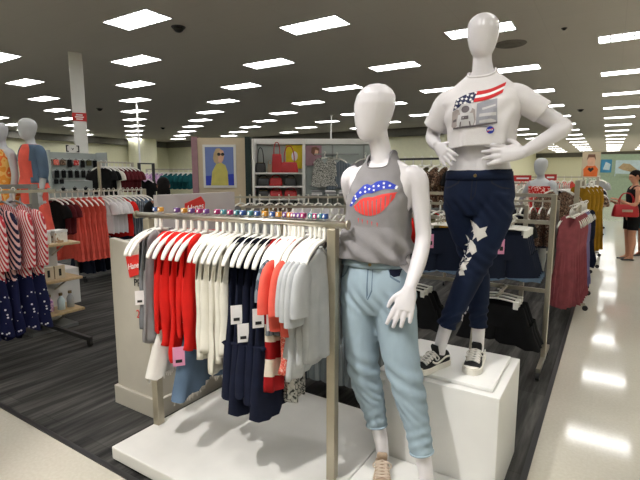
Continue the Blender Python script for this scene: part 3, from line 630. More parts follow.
# ------------------------------------------------------------------ hangers and hanging clothes
# local frame of a hanging thing: rail point at the origin, width along x, rail along y, down is -z
def hanger_build(tabm, half=.215, low=False, hookm='white', arm='hanger'):
    def f():
        o = thing('clothes_hanger', '', '')
        n = 8 if low else 12
        b = MB()
        for sg in (-1, 1):
            b.limb([(0, 0, -.088), (sg*.14*half, 0, -.091), (sg*.42*half, 0, -.103), (sg*.74*half, 0, -.136), (sg*.93*half, 0, -.178), (sg*half, 0, -.205)], [(.010, .007), (.010, .009), (.010, .011), (.0105, .0135), (.010, .013), (.007, .010)], n=n, sub=1 if low else 3)
        b.build('arms', M[arm], o, smooth=True)
        h = MB().limb([(0, 0, -.09), (0, 0, -.03), (.004, 0, -.012), (.021, 0, .008), (.012, 0, .024), (-.006, 0, .025), (-.017, 0, .012)], [(.012, .009), (.009, .008), (.0045, .0045), (.004, .004), (.004, .004), (.004, .004), (.0035, .0035)], n=6 if low else 8, sub=1 if low else 3)
        h.build('hook', M['hanger'] if hookm == 'white' else M['chrome'], o, smooth=True)
        if tabm is not None: MB().box(-.012, .016, -.011, .011, .006, .029).build('size_tab', tabm, o, bevel=0 if low else .003)
        return o
    return f
HG = {(k, False): Proto(hanger_build(t)) for k, t in enumerate(TABS)}
HG[None, False] = Proto(hanger_build(None))
HG['small', True] = Proto(hanger_build(None, .13, True)); HG['dark', True] = Proto(hanger_build(None, .15, True, arm='steel'))
HG[None, True] = Proto(hanger_build(None, low=True)); HG['wide', True] = Proto(hanger_build(None, .2, True))
def clip_build():
    o = thing('clip_hanger', '', '')
    MB().limb([(-.15, 0, -.065), (-.05, 0, -.052), (0, 0, -.05), (.05, 0, -.052), (.15, 0, -.065)], [(.006, .016)]*5, n=8, sub=2).build('bar', M['hanger'], o, smooth=True)
    MB().limb([(0, 0, -.05), (0, 0, -.02), (.004, 0, -.01), (.018, 0, .008), (.010, 0, .022), (-.006, 0, .022)], [(.008, .006), (.006, .005), (.004, .004), (.004, .004), (.004, .004), (.004, .004)], n=6, sub=2).build('hook', M['hanger'], o, smooth=True)
    for sg in (-1, 1): MB().box(sg*.13-.018, sg*.13+.018, -.018, .018, -.115, -.058).build('clip', M['hanger'], o, bevel=.004)
    return o
CLIP = Proto(clip_build)

def shell(zt, zb, wf, tf, nu=36, nv=16, amp=.006, fr=5, ph=0.0, cx=0, skew=0):
    def fn(th, v):
        c_, s_ = cos(th), sin(th); u = math.copysign(abs(c_)**.9, c_)
        z = zt(u)+(zb(u)-zt(u))*v; jw = noise.noise(V((ph*3.7+math.copysign(5, c_), z*7, ph))); u *= 1+.09*v*jw; z += .02*v*v*noise.noise(V((u*3, ph*2.3, s_*.6)))
        wv = 1.6*amp*v*noise.noise(V((u*3.2+ph, z*5, ph)))+ amp*(v**.7)*sin(fr*u*pi+ph+1.5*v)+.5*amp*v*sin(2.3*fr*u*pi-ph)
        return (cx+u*wf(v)+skew*v*v, math.copysign(abs(s_)**.65, s_)*tf(v)+wv, z)
    return MB().surf(fn, nu, nv)
TANK = [(0, -.205), (.20, -.170), (.33, -.088), (.5, -.085), (.68, -.100), (.82, -.122), (.90, -.20), (1, -.30)]
TEE = [(0, -.165), (.3, -.112), (.42, -.110), (1, -.185)]
def tagpart(o, x, z, m, k=1):
    t = MB().box(-.022*k, .022*k, -.0015, .0015, z-.075*k, z).xf((x-.02, -.012, 0), -R(45)).build('price_tag', m, o)
    MB().box(-.012*k, .012*k, -.0028, -.0014, z-.062*k, z-.05*k).xf((x-.02, -.012, 0), -R(45)).build('tag_print', M['ink'], t)
def tank_build(m, L=.66, w0=.185, w1=.205, seed=0, flare=0, low=False, name='tank_top', tagm=None, bind=None):
    def f():
        o = thing(name, '', ''); nu, nv = (20, 8) if low else (40, 18)
        zb = lambda u: -L-.012*sin(4*u+seed)-.01*(1-u*u)
        sh = shell(lambda u: tab(TANK, abs(u)), zb, lambda v: w0+(w1-w0)*v+flare*v*v, lambda v: .017+.009*min(1, v*3)+flare*.2*v, nu, nv, .011+flare*.04, 4.5+seed % 3, seed)
        sh.build('bodice', m, o, smooth=True, thick=0 if low else .002)
        if not low:
            r = [(u_*w0, sg*.012, tab(TANK, abs(u_))) for sg in (-1,) for u_ in [k/10-.4 for k in range(9)]]
            MB().tube(r, .004, 6).build('neck_binding', bind or m, o, smooth=True)
        if tagm: tagpart(o, -w0, -.40, tagm)
        return o
    return f
def tee_build(m, L=.66, w0=.205, w1=.225, seed=0, sl=.2, low=False, name='tshirt', tagm=None, sleevem=None, hemz=0, flare=0):
    def f():
        o = thing(name, '', ''); nu, nv = (20, 8) if low else (40, 18)
        zb = lambda u: -L-hemz*u-.012*sin(3*u+seed)
        shell(lambda u: tab(TEE, abs(u)), zb, lambda v: w0+(w1-w0)*v+flare*v*v, lambda v: .014+.016*min(1, v*3)+flare*.15*v, nu, nv, .012+flare*.04, 3.5+seed % 3, seed).build('bodice', m, o, smooth=True, thick=0 if low else .002)
        for sg in (-1, 1):
            MB().limb([(sg*(w0-.04), 0, -.215), (sg*(w0+.01), -.004, -.235), (sg*(w0+.045), -.01, -.20-sl*.55), (sg*(w0+.055), -.014, -.17-sl)], [(.06, .018), (.075, .022), (.07, .026), (.066, .028)], n=10 if low else 18, sub=2 if low else 4, caps=False).build('sleeve', sleevem or m, o, smooth=True)
        if not low: MB().tube([(u_*w0, -.016, tab(TEE, abs(u_))) for u_ in [k/10-.4 for k in range(9)]], .005, 6).build('neckband', sleevem or m, o, smooth=True)
        if tagm: tagpart(o, -w0*.9, -.40, tagm)
        return o
    return f
def romper_build(m, L=.95, seed=0, tagm=None, tz=-.36):
    def f():
        o = thing('romper', '', '')
        shell(lambda u: tab(TANK, abs(u)), lambda u: -.58-.01*sin(5*u), lambda v: .18+.02*v, lambda v: .012+.02*v, 36, 14, .006, 5, seed).build('bodice', m, o, smooth=True)
        MB().limb([(-.2, 0, -.57), (-.07, 0, -.575), (.07, 0, -.575), (.2, 0, -.57)], [(.012, .036)]*4, n=8, sub=3, ref=(0, 1, 0)).build('waist_tie', m, o, smooth=True)
        for sg in (-1, 1):
            shell(lambda u: -.56, lambda u: -L-.02*sin(2*u+seed+sg), lambda v: .105+.035*v, lambda v: .028+.014*v, 24, 12, .007, 3, seed+sg, cx=sg*.108).build('leg', m, o, smooth=True)
        if tagm: tagpart(o, -.185, tz, tagm, 1.15)
        return o
    return f
def shorts_build(m, L=.30, w=.19, seed=0, fray=False, tagm=None, low=False, cuff=None, name='shorts', fronttag=False):
    def f():
        o = thing(name, '', ''); nu, nv = (16, 5) if low else (28, 10)
        shell(lambda u: -.095, lambda u: -.095-L*.55, lambda v: w*(.74+.26*v), lambda v: .018+.02*v, nu, nv, .004, 3, seed).build('waist', m, o, smooth=True)
        for sg in (-1, 1):
            shell(lambda u: -.09-L*.45, lambda u: -.095-L-.02*sg*u, lambda v: w*.5+.035*v, lambda v: .036+.014*v, nu, nv, .006, 2, seed+sg, cx=sg*w*.5, skew=sg*.025).build('leg', m, o, smooth=True)
            if fray:
                mb = MB(); rr = random.Random(seed+sg)
                for k in range(26):
                    x = sg*(w*.5+.02)+(k/25-.5)*w*1.24; y = .045*math.sqrt(max(0, 1-((k/25-.5)*2)**2)); z = -.095-L-.02*sg*((k/25-.5)*2)+.006
                    for yy in (-y, y): mb.bar((x, yy, z), (x+rr.uniform(-.008, .008), yy+rr.uniform(-.005, .005), z-rr.uniform(.012, .035)), .007, .002)
                fr = mb.build('frayed_hem', M['frag'], o); fr['kind'] = 'stuff'
            if cuff: shell(lambda u: -.078-L, lambda u: -.10-L-.02*sg*u, lambda v: w*.5+.038, lambda v: .054, nu, 2, .004, 2, seed+sg, cx=sg*(w*.5+.025)).build('cuff', cuff, o, smooth=True)
        if not low: MB().limb([(-w*.74, 0, -.105), (0, 0, -.1), (w*.74, 0, -.105)], [(.016, .022)]*3, n=8, sub=3).build('waistband', m, o, smooth=True)
        if tagm and not fronttag: tagpart(o, -w, -.17, tagm, 1.3)
        if tagm and fronttag:
            t = MB().box(-.085, -.04, -.068, -.065, -.225, -.115).build('price_tag', tagm, o)
            MB().box(-.075, -.05, -.0695, -.0681, -.20, -.17).build('tag_print', M['ink'], t)
        return o
    return f
def dress_build(m, L=1.05, seed=0, low=True, w0=.17, flare=.06, name='dress'):
    def f():
        o = thing(name, '', '')
        shell(lambda u: tab(TANK, abs(u)), lambda u: -.45, lambda v: w0-.01*v, lambda v: .014+.016*v, 28, 8, .006, 4, seed).build('bodice', m, o, smooth=True)
        shell(lambda u: -.44, lambda u: -L-.025*sin(3*u+seed), lambda v: w0-.01+flare*v, lambda v: .03+.02*v, 60, 10, .028, 8, seed).build('skirt', m, o, smooth=True)
        return o
    return f
def trouser_build(m, L=.98, seed=0, low=True, name='trousers'):
    def f():
        o = thing(name, '', '')
        shell(lambda u: -.095, lambda u: -.36, lambda v: .15+.03*v, lambda v: .02+.02*v, 28, 6, .006, 6, seed).build('waist', m, o, smooth=True)
        for sg in (-1, 1): shell(lambda u: -.34, lambda u: -L, lambda v: .09+.03*v, lambda v: .035+.01*v, 28, 10, .012, 5, seed+sg, cx=sg*.09).build('leg', m, o, smooth=True)
        return o
    return f

# ------------------------------------------------------------------ clothing rack in front
RC, RA = V((-1.575, 1.66)), R(6.3)
def rpt(s, z=0, t=0): return (RC.x+s*cos(RA)-t*sin(RA), RC.y+s*sin(RA)+t*cos(RA), z)
rk = thing('clothing_rack', 'chrome clothing rack on the low white platform, full of hanging tops', 'clothing rack', (RC.x, RC.y, .09), RA)
MB().tube([(-.635, 0, 1.218), (.622, 0, 1.218)], .016, 12).build('rail', M['chrome'], rk, smooth=True)
for sx in (-1, 1):
    MB().box(sx*.555-.021, sx*.555+.021, -.024, .024, 0, 1.20).build('post', M['champ'], rk, bevel=.004)
    MB().box(sx*.555-.012, sx*.555+.012, -.012, .012, 1.195, 1.215).build('rail_bracket', M['champ'], rk)
MB().tube([(-.54, .0, .755), (.54, .0, .755)], .012, 10).build('lower_rail', M['chrome'], rk, smooth=True)
MB().tube([(.622, 0, 1.218), (.630, 0, 1.218)], .022, 12).build('rail_end_cap', M['champ'], rk)
MB().tube([(-.64, 0, 1.218), (-.647, 0, 1.218)], .022, 12).build('rail_end_cap', M['champ'], rk)
RZ = RA+pi/2
GR = 'tops on the front rack'
seq = []    # (s, proto, kind words, category, group, tab)
def run(protos, ss, words, cat, order):
    for i, s_ in enumerate(ss):
        seq.append((s_, protos[i % len(protos)], (words % ordn(i)) if '%s' in words else words, cat))
P = Proto
tA, tB = P(tank_build(M['gray2'], .62, .13, .145, 1, tagm=M['tag_w'])), P(tank_build(M['heather'], .68, .13, .145, 4))
run([tA, tB], [-.50, -.465], 'mid-grey heather top, %s garment from the beige sign end of the chrome rack', 'top', 0)
tC = [P(tank_build(M['red'], L, .175, .19, k)) for k, L in ((.5, .60), (2, .67), (5, .72))]
run(tC, [-.35, -.30, -.25, -.20, -.155], 'bright red tank top, %s of the red run counted from the grey tops', 'tank top', 1)
tD = [P(tank_build(M['cream'], L, .17, .18, k)) for k, L in ((1, .70), (3, .66), (6, .74))]
run(tD, [-.085, -.045, -.005, .035, .07], 'white cotton tank top, %s of the white run counted from the red tops', 'tank top', 2)
tE = [P(romper_build(M['navy'], L, k, tg, tz)) for k, L, tg, tz in ((1, .84, None, 0), (3, .89, M['tag_w'], -.38), (6, .80, M['tag_w'], -.46))]
run(tE, [.115, .155, .20, .24, .275], 'navy sleeveless romper, %s of the navy run counted from the white tops', 'romper', 3)
tF = P(tank_build(M['stripe_b'], .78, .17, .19, 2)); run([tF], [.31], 'red and cream broad striped tank top between navy rompers and coral tees', 'tank top', 4)
tG = P(tee_build(M['slate'], .50, .19, .2, 3, .16, tagm=M['tag_w'])); run([tG], [.335], 'slate blue tee hanging just before the coral tees', 't-shirt', 5)
tH = [P(tee_build(M['coral'], .47, .21, .22, k, .2)) for k in (0, 4)]
run(tH, [.365, .405], 'coral jersey tee, %s of the coral pair next to the pale grey tees', 't-shirt', 6)
tJ = P(tank_build(M['peach'], .70, .15, .16, 2, name='camisole')); run([tJ], [.385], 'coral and white printed camisole between the coral tees', 'top', 6)
tK = P(tank_build(M['blk_wht'], .86, .06, .06, 4, name='camisole')); run([tK], [.352], 'black and ivory printed strip of a camisole beside the coral tees', 'top', 6)
tI = [P(tee_build(M['tee_grey'], L, .2, .22, k, sl)) for k, L, sl in ((2, .60, .2), (5, .66, .22), (8, .62, .24))]
run(tI, [.445, .468, .490, .514], 'pale grey tee, %s of the grey run beside the rack post by the mannequin', 't-shirt', 7)
for k, (s_, pr, lab, cat) in enumerate(seq):
    j_ = random.uniform(-.035, .035); p = rpt(s_, 1.325)
    pr.put(p, RZ+j_, lab, cat, GR)
    HG[(k*2+k//3) % 5, False].put(p, RZ+j_, 'white plastic hanger holding the '+' '.join(lab.split(',')[0].split()[:5])+(', '+lab.split(', ')[1].split(' ')[0] if ', ' in lab else '')+' along the front rack', 'hanger', 'hangers on the front rack')
GL = 'lower clothes on the front rack'
low = [(-.37, P(shorts_build(M['frag'], .25, .18, 2, True)), 'white cutoff shorts with frayed hems hanging under the red tank tops', 'shorts'),
       (-.20, P(shorts_build(M['jean_m'], .33, .18, 3, True, M['tag_p'])), 'blue denim cutoff shorts with pink tag hanging under the white tops', 'shorts')]
for s_, pr, lab, cat in low:
    p = rpt(s_, .845+.012); pr.put(p, RZ, lab, cat, GL)
    (CLIP if cat == 'shorts' else HG[None, True]).put(p, RZ, 'white hanger on the lower rail holding the '+' '.join(lab.split()[:4]), 'hanger', 'hangers on the lower rail')

# ------------------------------------------------------------------ beige brand sign stand behind the rack
sg = thing('sign_stand', 'beige display stand with red brand logo behind the chrome rack', 'sign stand', (-2.45, 1.71, 0))
MB().box(-.275, .165, 0, .60, .004, .13).build('plinth', M['beige'], sg, bevel=.004)
MB().prism([(-.255, .13), (.145, .13), (.145, 1.055), (.06, 1.085), (-.06, 1.108), (-.255, 1.125)], .018, .06, 'y').build('end_panel', M['beige'], sg, bevel=.003)
MB().box(.105, .145, .06, .58, .13, 1.05).build('side_panel', M['beige'], sg)
MB().box(-.255, -.215, .06, .58, .13, 1.10).build('side_panel', M['beige'], sg)
MB().box(-.02, .02, .19, .90, .13, 1.40).build('header_panel', M['pale'], sg, bevel=.003)
MB().box(-.03, .03, .84, .90, .004, .2).build('panel_foot', M['beige'], sg)
lg = MB().prism([(-.078, 1.022), (.062, 1.050), (.078, .935), (-.050, .890)], .008, .017, 'y').build('logo_plate', M['logo'], sg)
text('Hanes', .052, 'logo_lettering', M['inkw'], lg, (.004, .006, .972), (pi/2, -R(14), 0), .25)
text('PREMIUM', .066, 'sign_lettering', M['ink'], sg, (.115, .015, .862), (pi/2, 0, 0))
text('25%', .075, 'sign_price', M['logo'], sg, (.05, .015, .66), (pi/2, 0, 0))
text('OFF', .04, 'sign_price', M['logo'], sg, (.05, .015, .60), (pi/2, 0, 0))
l2 = MB().prism([(.40, 1.275), (.575, 1.268), (.585, 1.335), (.55, 1.378), (.41, 1.335)], .0205, .03, 'x').build('logo_plate', M['logo'], sg)
text('Hanes', .06, 'logo_lettering', M['inkw'], l2, (.032, .49, 1.305), (pi/2, -R(6), pi/2), .25)

# ------------------------------------------------------------------ helpers for the further racks
def hang(p, rz, hang_proto, hl, proto, label, cat, group, dz=0):
    proto.put((p[0], p[1], p[2]+dz), rz, label, cat, group)
    hang_proto.put((p[0], p[1], p[2]+dz), rz, hl, 'hanger', 'white hangers on the racks further back')
def rack(name, label, loc, rz, L, h, low=None, top=True, casters=True, m='chrome', spread=.26, over=0):
    o = thing(name, label, 'clothing rack', loc, rz)
    for sx in (-1, 1):
        MB().box(sx*L/2-.018, sx*L/2+.018, -.03, .03, .06 if casters else .0, h).build('post', M[m], o, bevel=.004)
        MB().bar((sx*L/2, -spread, .075 if casters else .015), (sx*L/2, spread, .075 if casters else .015), .03, .03).build('foot', M[m], o)
        if casters:
            for sy in (-1, 1):
                c = MB().tube([(sx*L/2-.012, sy*spread, .03), (sx*L/2+.012, sy*spread, .03)], .03, 10).build('caster', M['black'], o)
    MB().bar((-L/2-over, 0, h-.012), (L/2, 0, h-.012), .026, .026).build('rail', M[m], o)
    for z in (low or []): MB().bar((-L/2, 0, z), (L/2, 0, z), .024, .03).build('cross_rail', M[m], o)
    return o

# --- two-tier rack behind the pedestal
o = rack('clothing_rack', 'chrome two-tier rack of shorts behind the white cube pedestal', (-1.06, 3.9, .004), 0, 1.4, 1.38, [1.16, .62], spread=.3)
for x, z in ((-1.14, 1.19), (-.62, 1.19), (-1.38, .645), (-.66, .66)):
    MB().bar((x+1.06, .0, z-.03), (x+1.06, -.40, z-.028), .02, .014).build('arm', M['chrome'], o)
sA = P(shorts_build(M['jean_n'], .33, .20, 2, False, M['tag_p'], True, M['jean_m'], fronttag=True)); sB = P(shorts_build(M['blackc'], .27, .25, 4, False, None, True)); sC = P(shorts_build(M['blackc'], .29, .25, 6, False, M['tag_w'], True))
for k, y in enumerate((3.54, 3.62, 3.70, 3.78)):
    sA.put((-1.14, y, 1.185), .5, 'dark denim shorts on the upper arm by the grey tank mannequin, %s from the front' % ordn(k), 'shorts', 'shorts on the two-tier rack')
    CLIP.put((-1.14, y, 1.185), .5, 'white clip hanger of the %s denim shorts by the grey tank mannequin' % ordn(k), 'hanger', 'clip hangers on the two-tier rack')
    sA.put((-.62, y, 1.185), .55, 'dark denim shorts with pink tag near the rack post, %s from the front' % ordn(k), 'shorts', 'shorts on the two-tier rack')
    CLIP.put((-.62, y, 1.185), .55, 'white clip hanger of the %s denim shorts near the rack post' % ordn(k), 'hanger', 'clip hangers on the two-tier rack')
for k, y in enumerate((3.55, 3.64, 3.73)):
    sB.put((-1.38, y, .64), .05, 'black shorts on the lower arm behind the jeans hand, %s from the front' % ordn(k), 'shorts', 'shorts on the two-tier rack')
    CLIP.put((-1.38, y, .64), .05, 'white clip hanger of the %s black shorts behind the hand' % ordn(k), 'hanger', 'clip hangers on the two-tier rack')
    sC.put((-.66, y, .655), -.05, 'black shorts on the lower arm right of the dark jeans, %s from the front' % ordn(k), 'shorts', 'shorts on the two-tier rack')
    CLIP.put((-.66, y, .655), -.05, 'white clip hanger of the %s black shorts right of the dark jeans' % ordn(k), 'hanger', 'clip hangers on the two-tier rack')

LB, LW = HG[None, True], HG['wide', True]
dm = {c: P(dress_build(M[c], L, s_, True, w0, fl)) for c, L, s_, w0, fl in (('mauve', 1.02, 2, .125, .05), ('lav', .95, 4, .11, .04), ('mustard', 1.0, 6, .15, .05), ('navy', .8, 3, .14, .03), ('coral', .92, 5, .17, .06))}
bt = {c: P(tee_build(M[c], L, .19, .2, s_, .17, True)) for s_, (c, L) in enumerate((('cream', .62), ('coral', .6), ('red', .68), ('jean_m', .62), ('slate', .66), ('olive', .55), ('blackc', .6), ('maroon', .55), ('leopard', .6), ('lilac', .5), ('teal', .5), ('whitetee', .6), ('mustard', .6), ('navy', .62), ('tee_grey', .6), ('redfl', .55), ('heather', .6), ('peach', .6), ('orange', .6)))}
def row(items, p0, p1, rz, label, group, words, hg_=None):
    """items: (proto, count, colour words, category); spread evenly from p0 to p1"""
    n = sum(i[1] for i in items); k = 0
    for pr, c, wd, cat in items:
        for q in range(c):
            t = k/max(1, n-1); p = tuple(a+(b_-a)*t for a, b_ in zip(p0, p1)); hgr = hg_ or LB; a_ = rz+random.uniform(-.05, .05)
            lab = ('%s, %s of its colour %s' % (wd, ordn(q), label)) if c > 1 else '%s %s' % (wd, label)
            hang(p, a_, hgr, 'white hanger holding the %s %s' % ((ordn(q)+' '+wd) if c > 1 else wd, label), pr, lab, cat, group); k += 1

# --- behind the two-tier rack: mustard, red and olive tops
rack('clothing_rack', 'chrome rack of mustard and red tops behind the two-tier shorts rack', (-1.42, 4.75, .004), 0, 1.5, 1.24)
row([(bt['navy'], 2, 'dark navy top', 'top'), (bt['red'], 3, 'dark red top', 'top'), (bt['olive'], 2, 'olive top', 'top'), (bt['mustard'], 4, 'mustard yellow top', 'top'), (bt['blackc'], 2, 'black top', 'top')], (-2.05, 4.75, 1.24), (-.75, 4.75, 1.24), pi/2-.5, 'behind the two-tier rack', 'tops behind the two-tier rack', '')
rack('clothing_rack', 'taller dark rack of olive tops seen between the two posed mannequins', (-2.0, 5.6, .004), 0, 1.3, 1.74, m='dark')
row([(bt['blackc'], 2, 'black top', 'top'), (bt['olive'], 4, 'olive top', 'top'), (bt['leopard'], 2, 'brown printed top', 'top'), (bt['blackc'], 2, 'black sleeved top', 'top')], (-2.5, 5.6, 1.74), (-1.45, 5.6, 1.74), pi/2-.5, 'on the taller rack between the mannequins', 'tops on the taller rack', '')

# --- mauve dress rack along the aisle
rack('clothing_rack', 'chrome rack of mauve dresses along the carpet edge by the aisle', (-.29, 6.25, .004), pi/2, .8, 1.20, spread=.14, over=.65)
row([(dm['mauve'], 6, 'mauve dress', 'dress'), (dm['lav'], 3, 'lavender dress', 'dress'), (dm['navy'], 2, 'dark blue dress', 'dress')], (-.33, 5.25, 1.20), (-.24, 6.45, 1.20), .6, 'on the aisle-side rack', 'dresses on the aisle-side rack', '', HG['small', True])
rack('clothing_rack', 'chrome rack with a mustard dress further down the aisle', (-.38, 7.6, .004), pi/2, 1.2, 1.46, spread=.2)
row([(bt['leopard'], 2, 'brown printed top', 'top'), (bt['blackc'], 2, 'dark top', 'top'), (bt['whitetee'], 2, 'white top', 'top')], (-.62, 7.15, 1.42), (-.52, 7.6, 1.42), .3, 'beside the mustard dress', 'tops beside the mustard dress', '')
row([(dm['mustard'], 4, 'mustard yellow dress', 'dress')], (-.36, 7.35, 1.46), (-.22, 7.9, 1.46), .3, 'facing the aisle', 'mustard dresses', '', HG['small', True])
# --- mixed racks filling the floor further down
MIX = [('whitetee', 'white tee'), ('peach', 'peach printed tee'), ('tee_grey', 'pale grey tee'), ('redfl', 'red floral top'), ('navy', 'navy top'), ('coral', 'coral tee'), ('leopard', 'brown printed top'), ('cream', 'cream top')]
for r_, (x, y, L, rz, z, where) in enumerate(((-1.25, 6.55, 1.4, .25, 1.2, 'in front of the grey mannequin'), (-1.5, 8.6, 1.6, .1, 1.4, 'behind the grey mannequin'), (-.30, 9.4, 1.3, pi/2, 1.36, 'opposite the shopper with the red handbag'), (-2.2, 10.6, 1.8, .1, 1.45, 'far behind the grey mannequin'), (-.35, 11.6, 1.5, pi/2, 1.4, 'along the aisle beyond the shopper'), (-1.6, 13.2, 2, .1, 1.5, 'below the orange sign'), (-.3, 14.6, 1.8, pi/2, 1.5, 'deep along the aisle'))):
    rack('clothing_rack', 'chrome rack of mixed tops %s' % where, (x, y, .004), rz, L, z, spread=.2)
    c, s_ = cos(rz), sin(rz); it = [MIX[(r_*3+q*2) % 8] for q in range(4)]
    row([(bt[a_], 3, b_, 'top') for a_, b_ in dict(it).items()], (x-c*L*.45, y-s_*L*.45, z), (x+c*L*.45, y+s_*L*.45, z), rz+pi/2-.3, where, 'mixed tops '+where, '')
# --- grey trousers behind the front rack's end
rack('clothing_rack', 'chrome rack of grey trousers right behind the end of the front rack', (-1.5, 2.62, .004), RA, .9, 1.20, spread=.12, casters=False)
tq = P(trouser_build(M['greytr'], 1.03, 3)); 
for k in range(7):
    x = -1.80+.085*k; p = (x, 2.62+(x+1.5)*.11, 1.20)
    tq.put(p, RA+pi/2-.35, 'slate grey pleated trousers on the rack behind, %s counted toward the mannequin' % ordn(k), 'trousers', 'grey trousers behind the front rack')
    CLIP.put(p, RA+pi/2-.35, 'white clip hanger of the %s slate trousers behind the front rack' % ordn(k), 'hanger', 'clip hangers of the grey trousers')
# --- pale tops rack between the front rack and the handbag shelves
rack('clothing_rack', 'chrome rack of white hangers behind the front rack near the handbags', (-2.62, 3.80, .004), R(32), 1.2, 1.22)
row([(bt['tee_grey'], 4, 'pale grey top', 'top'), (bt['whitetee'], 5, 'white top', 'top'), (bt['cream'], 4, 'cream top', 'top')], (-3.06, 3.53, 1.22), (-2.16, 4.09, 1.22), R(32)+pi/2-.5, 'on the rack behind the front rack', 'pale tops behind the front rack', '')
o = rack('clothing_rack', 'chrome rack of mixed tees below the handbag shelves', (-3.6, 4.9, .004), R(32), 1.5, 1.25)
row([(bt['heather'], 3, 'grey marl top', 'top'), (bt['mustard'], 1, 'mustard top', 'top'), (bt['leopard'], 2, 'brown printed top', 'top'), (bt['whitetee'], 5, 'white top', 'top')], (-4.15, 4.56, 1.25), (-3.05, 5.24, 1.25), R(32)+pi/2-.4, 'below the handbag shelves', 'tops below the handbags', '')

# --- striped cardigan rack at the near left
o = thing('clothing_rack', 'grey metal rack of red striped cardigans beside the carpet edge', 'clothing rack', (-4.45, 1.85, .004))
for y in (-.75, .36):
    MB().box(-.20, -.15, y-.03, y+.03, .05, 1.44).build('post', M['steel'], o, bevel=.004)
    MB().bar((-.4, y, .07), (.62, y, .07), .03, .035).build('foot', M['dark'], o)
    MB().tube([(.60, y-.012, .03), (.60, y+.012, .03)], .03, 10).build('caster', M['black'], o)
    MB().tube([(-.36, y-.012, .03), (-.36, y+.012, .03)], .03, 10).build('caster', M['black'], o)
    MB().bar((-.17, y, 1.385), (.22, y, 1.385), .02, .02).build('arm', M['steel'], o)
MB().bar((-.175, -.75, 1.42), (-.175, .40, 1.42), .03, .04).build('top_rail', M['steel'], o)
MB().bar((-.175, -.75, 1.24), (-.175, .40, 1.24), .02, .03).build('cross_rail', M['steel'], o)
MB().bar((.21, -.95, 1.385), (.21, .36, 1.385), .025, .025).build('rail', M['chrome'], o)
def cardigan_build(m1_, m2_, seed, L=.62, L2=1.16):
    def f():
        o = thing('cardigan', '', '')
        shell(lambda u: tab(TEE, abs(u)), lambda u: -L-.10*u, lambda v: .2+.03*v, lambda v: .016+.022*v, 40, 14, .010, 3.2, seed).build('bodice', m1_, o, smooth=True)
        shell(lambda u: -L-.10*u+.015, lambda u: -L2-.05*sin(4*u+seed)-.03*u, lambda v: .23+.03*v, lambda v: .038+.012*v, 40, 8, .014, 3.2, seed+1).build('hem_panel', m2_, o, smooth=True)
        for sg in (-1, 1):
            MB().limb([(sg*.17, 0, -.2), (sg*.225, -.01, -.24), (sg*.25, -.02, -.45), (sg*.25, -.03, -.62)], [(.05, .025), (.062, .032), (.058, .034), (.055, .034)], n=16, sub=4, caps=False).build('sleeve', m1_, o, smooth=True)
        return o
    return f
cA, cB, cC = P(cardigan_build(M['stripe_v'], M['stars'], 2)), P(cardigan_build(M['stripe_r'], M['stripe_r'], 4, .7, 1.12)), P(cardigan_build(M['stripe_n'], M['stars'], 6))
for k, (y, pr, wd) in enumerate(((1.07, cC, 'navy and pink striped cardigan'), (1.17, cA, 'fine red striped cardigan with starred navy hem'), (1.27, cB, 'bold red and white striped cardigan'), (1.37, cB, 'bold red and white striped cardigan'), (1.47, cA, 'fine red striped cardigan with starred navy hem'), (1.57, cA, 'fine red striped cardigan with starred navy hem'), (1.67, cC, 'navy and pink striped cardigan'), (1.77, cA, 'fine red striped cardigan with starred navy hem'), (1.87, cA, 'fine red striped cardigan with starred navy hem'))):
    hang((-4.24, y, 1.40), .32+random.uniform(-.05, .05), HG['dark', True], 'grey hanger of the %s garment on the striped cardigan rack' % ordn(k), pr, '%s, %s garment from the near rack end' % (wd, ordn(k)), 'cardigan', 'striped cardigans')

# --- small gift shelf behind the cardigans
g = thing('shelf_unit', 'white display stand with three wooden shelves behind the striped cardigans', 'shelf', (-4.82, 2.27, .004))
MB().box(-.03, .03, -.20, .20, .03, .80).build('back_panel', M['white'], g, bevel=.003)
MB().box(-.2, .3, -.22, .22, 0, .03).build('base', M['steel'], g)
for z in (.86, .50, .17):
    MB().box(-.25, .30, -.30, .30, z-.025, z).build('shelf', M['wood'], g, bevel=.003)
    for y in (-.15, .15):
        MB().bar((.03, y, z-.15), (.25, y, z-.03), .012, .012).build('bracket', M['chrome'], g)
MB().box(-.02, .02, -.02, .02, .8, .86).build('neck', M['steel'], g)
for k, (x, y) in enumerate(((-4.70, 2.10), (-4.64, 2.25), (-4.64, 2.41))):
    b = thing('gift_box', 'white floral gift box on the top shelf, %s along the shelf' % ordn(k), 'box', (x, y, .864), .1*k, 'gift boxes on the top shelf')
    MB().box(-.06, .06, -.065, .065, 0, .10).build('box', blotch('floral_box_%d' % k, [(226, 222, 212), (232, 228, 220), (222, 216, 206), (170, 140, 110)], 25), b, bevel=.004)
    MB().box(-.064, .064, -.069, .069, .10, .125).build('lid', M['white'], b, bevel=.003)
for k, ch in enumerate('MUG'):
    b = thing('letter_card', 'cream letter card on the middle wooden shelf, %s of three' % ordn(k), 'card', (-4.60, 2.16+.11*k, .504), 0, 'letter cards')
    MB().box(-.015, .015, -.05, .05, 0, .13).build('card', M['cream_p'], b, bevel=.002)
    MB().box(.0155, .0165, -.012, .012, .03, .10).build('printed_bar', M['ink'], b)
for k in range(5):
    b = thing('bottle', 'small clear bottle on the lowest wooden shelf, %s along the shelf' % ordn(k), 'bottle', (-4.66+.02*(k % 2), 2.08+.105*k, .174), 0, 'bottles on the lowest shelf')
    MB().lathe([(0, 0), (.035, 0), (.036, .09), (.03, .11), (.014, .13), (.014, .145), (0, .145)], n=14).build('glass', (M['sky_p'], M['tee_grey'], M['lilac'])[k % 3], b, smooth=True)
    MB().lathe([(0, .145), (.018, .145), (.018, .17), (0, .17)], n=12).build('cap', M['brass'], b)

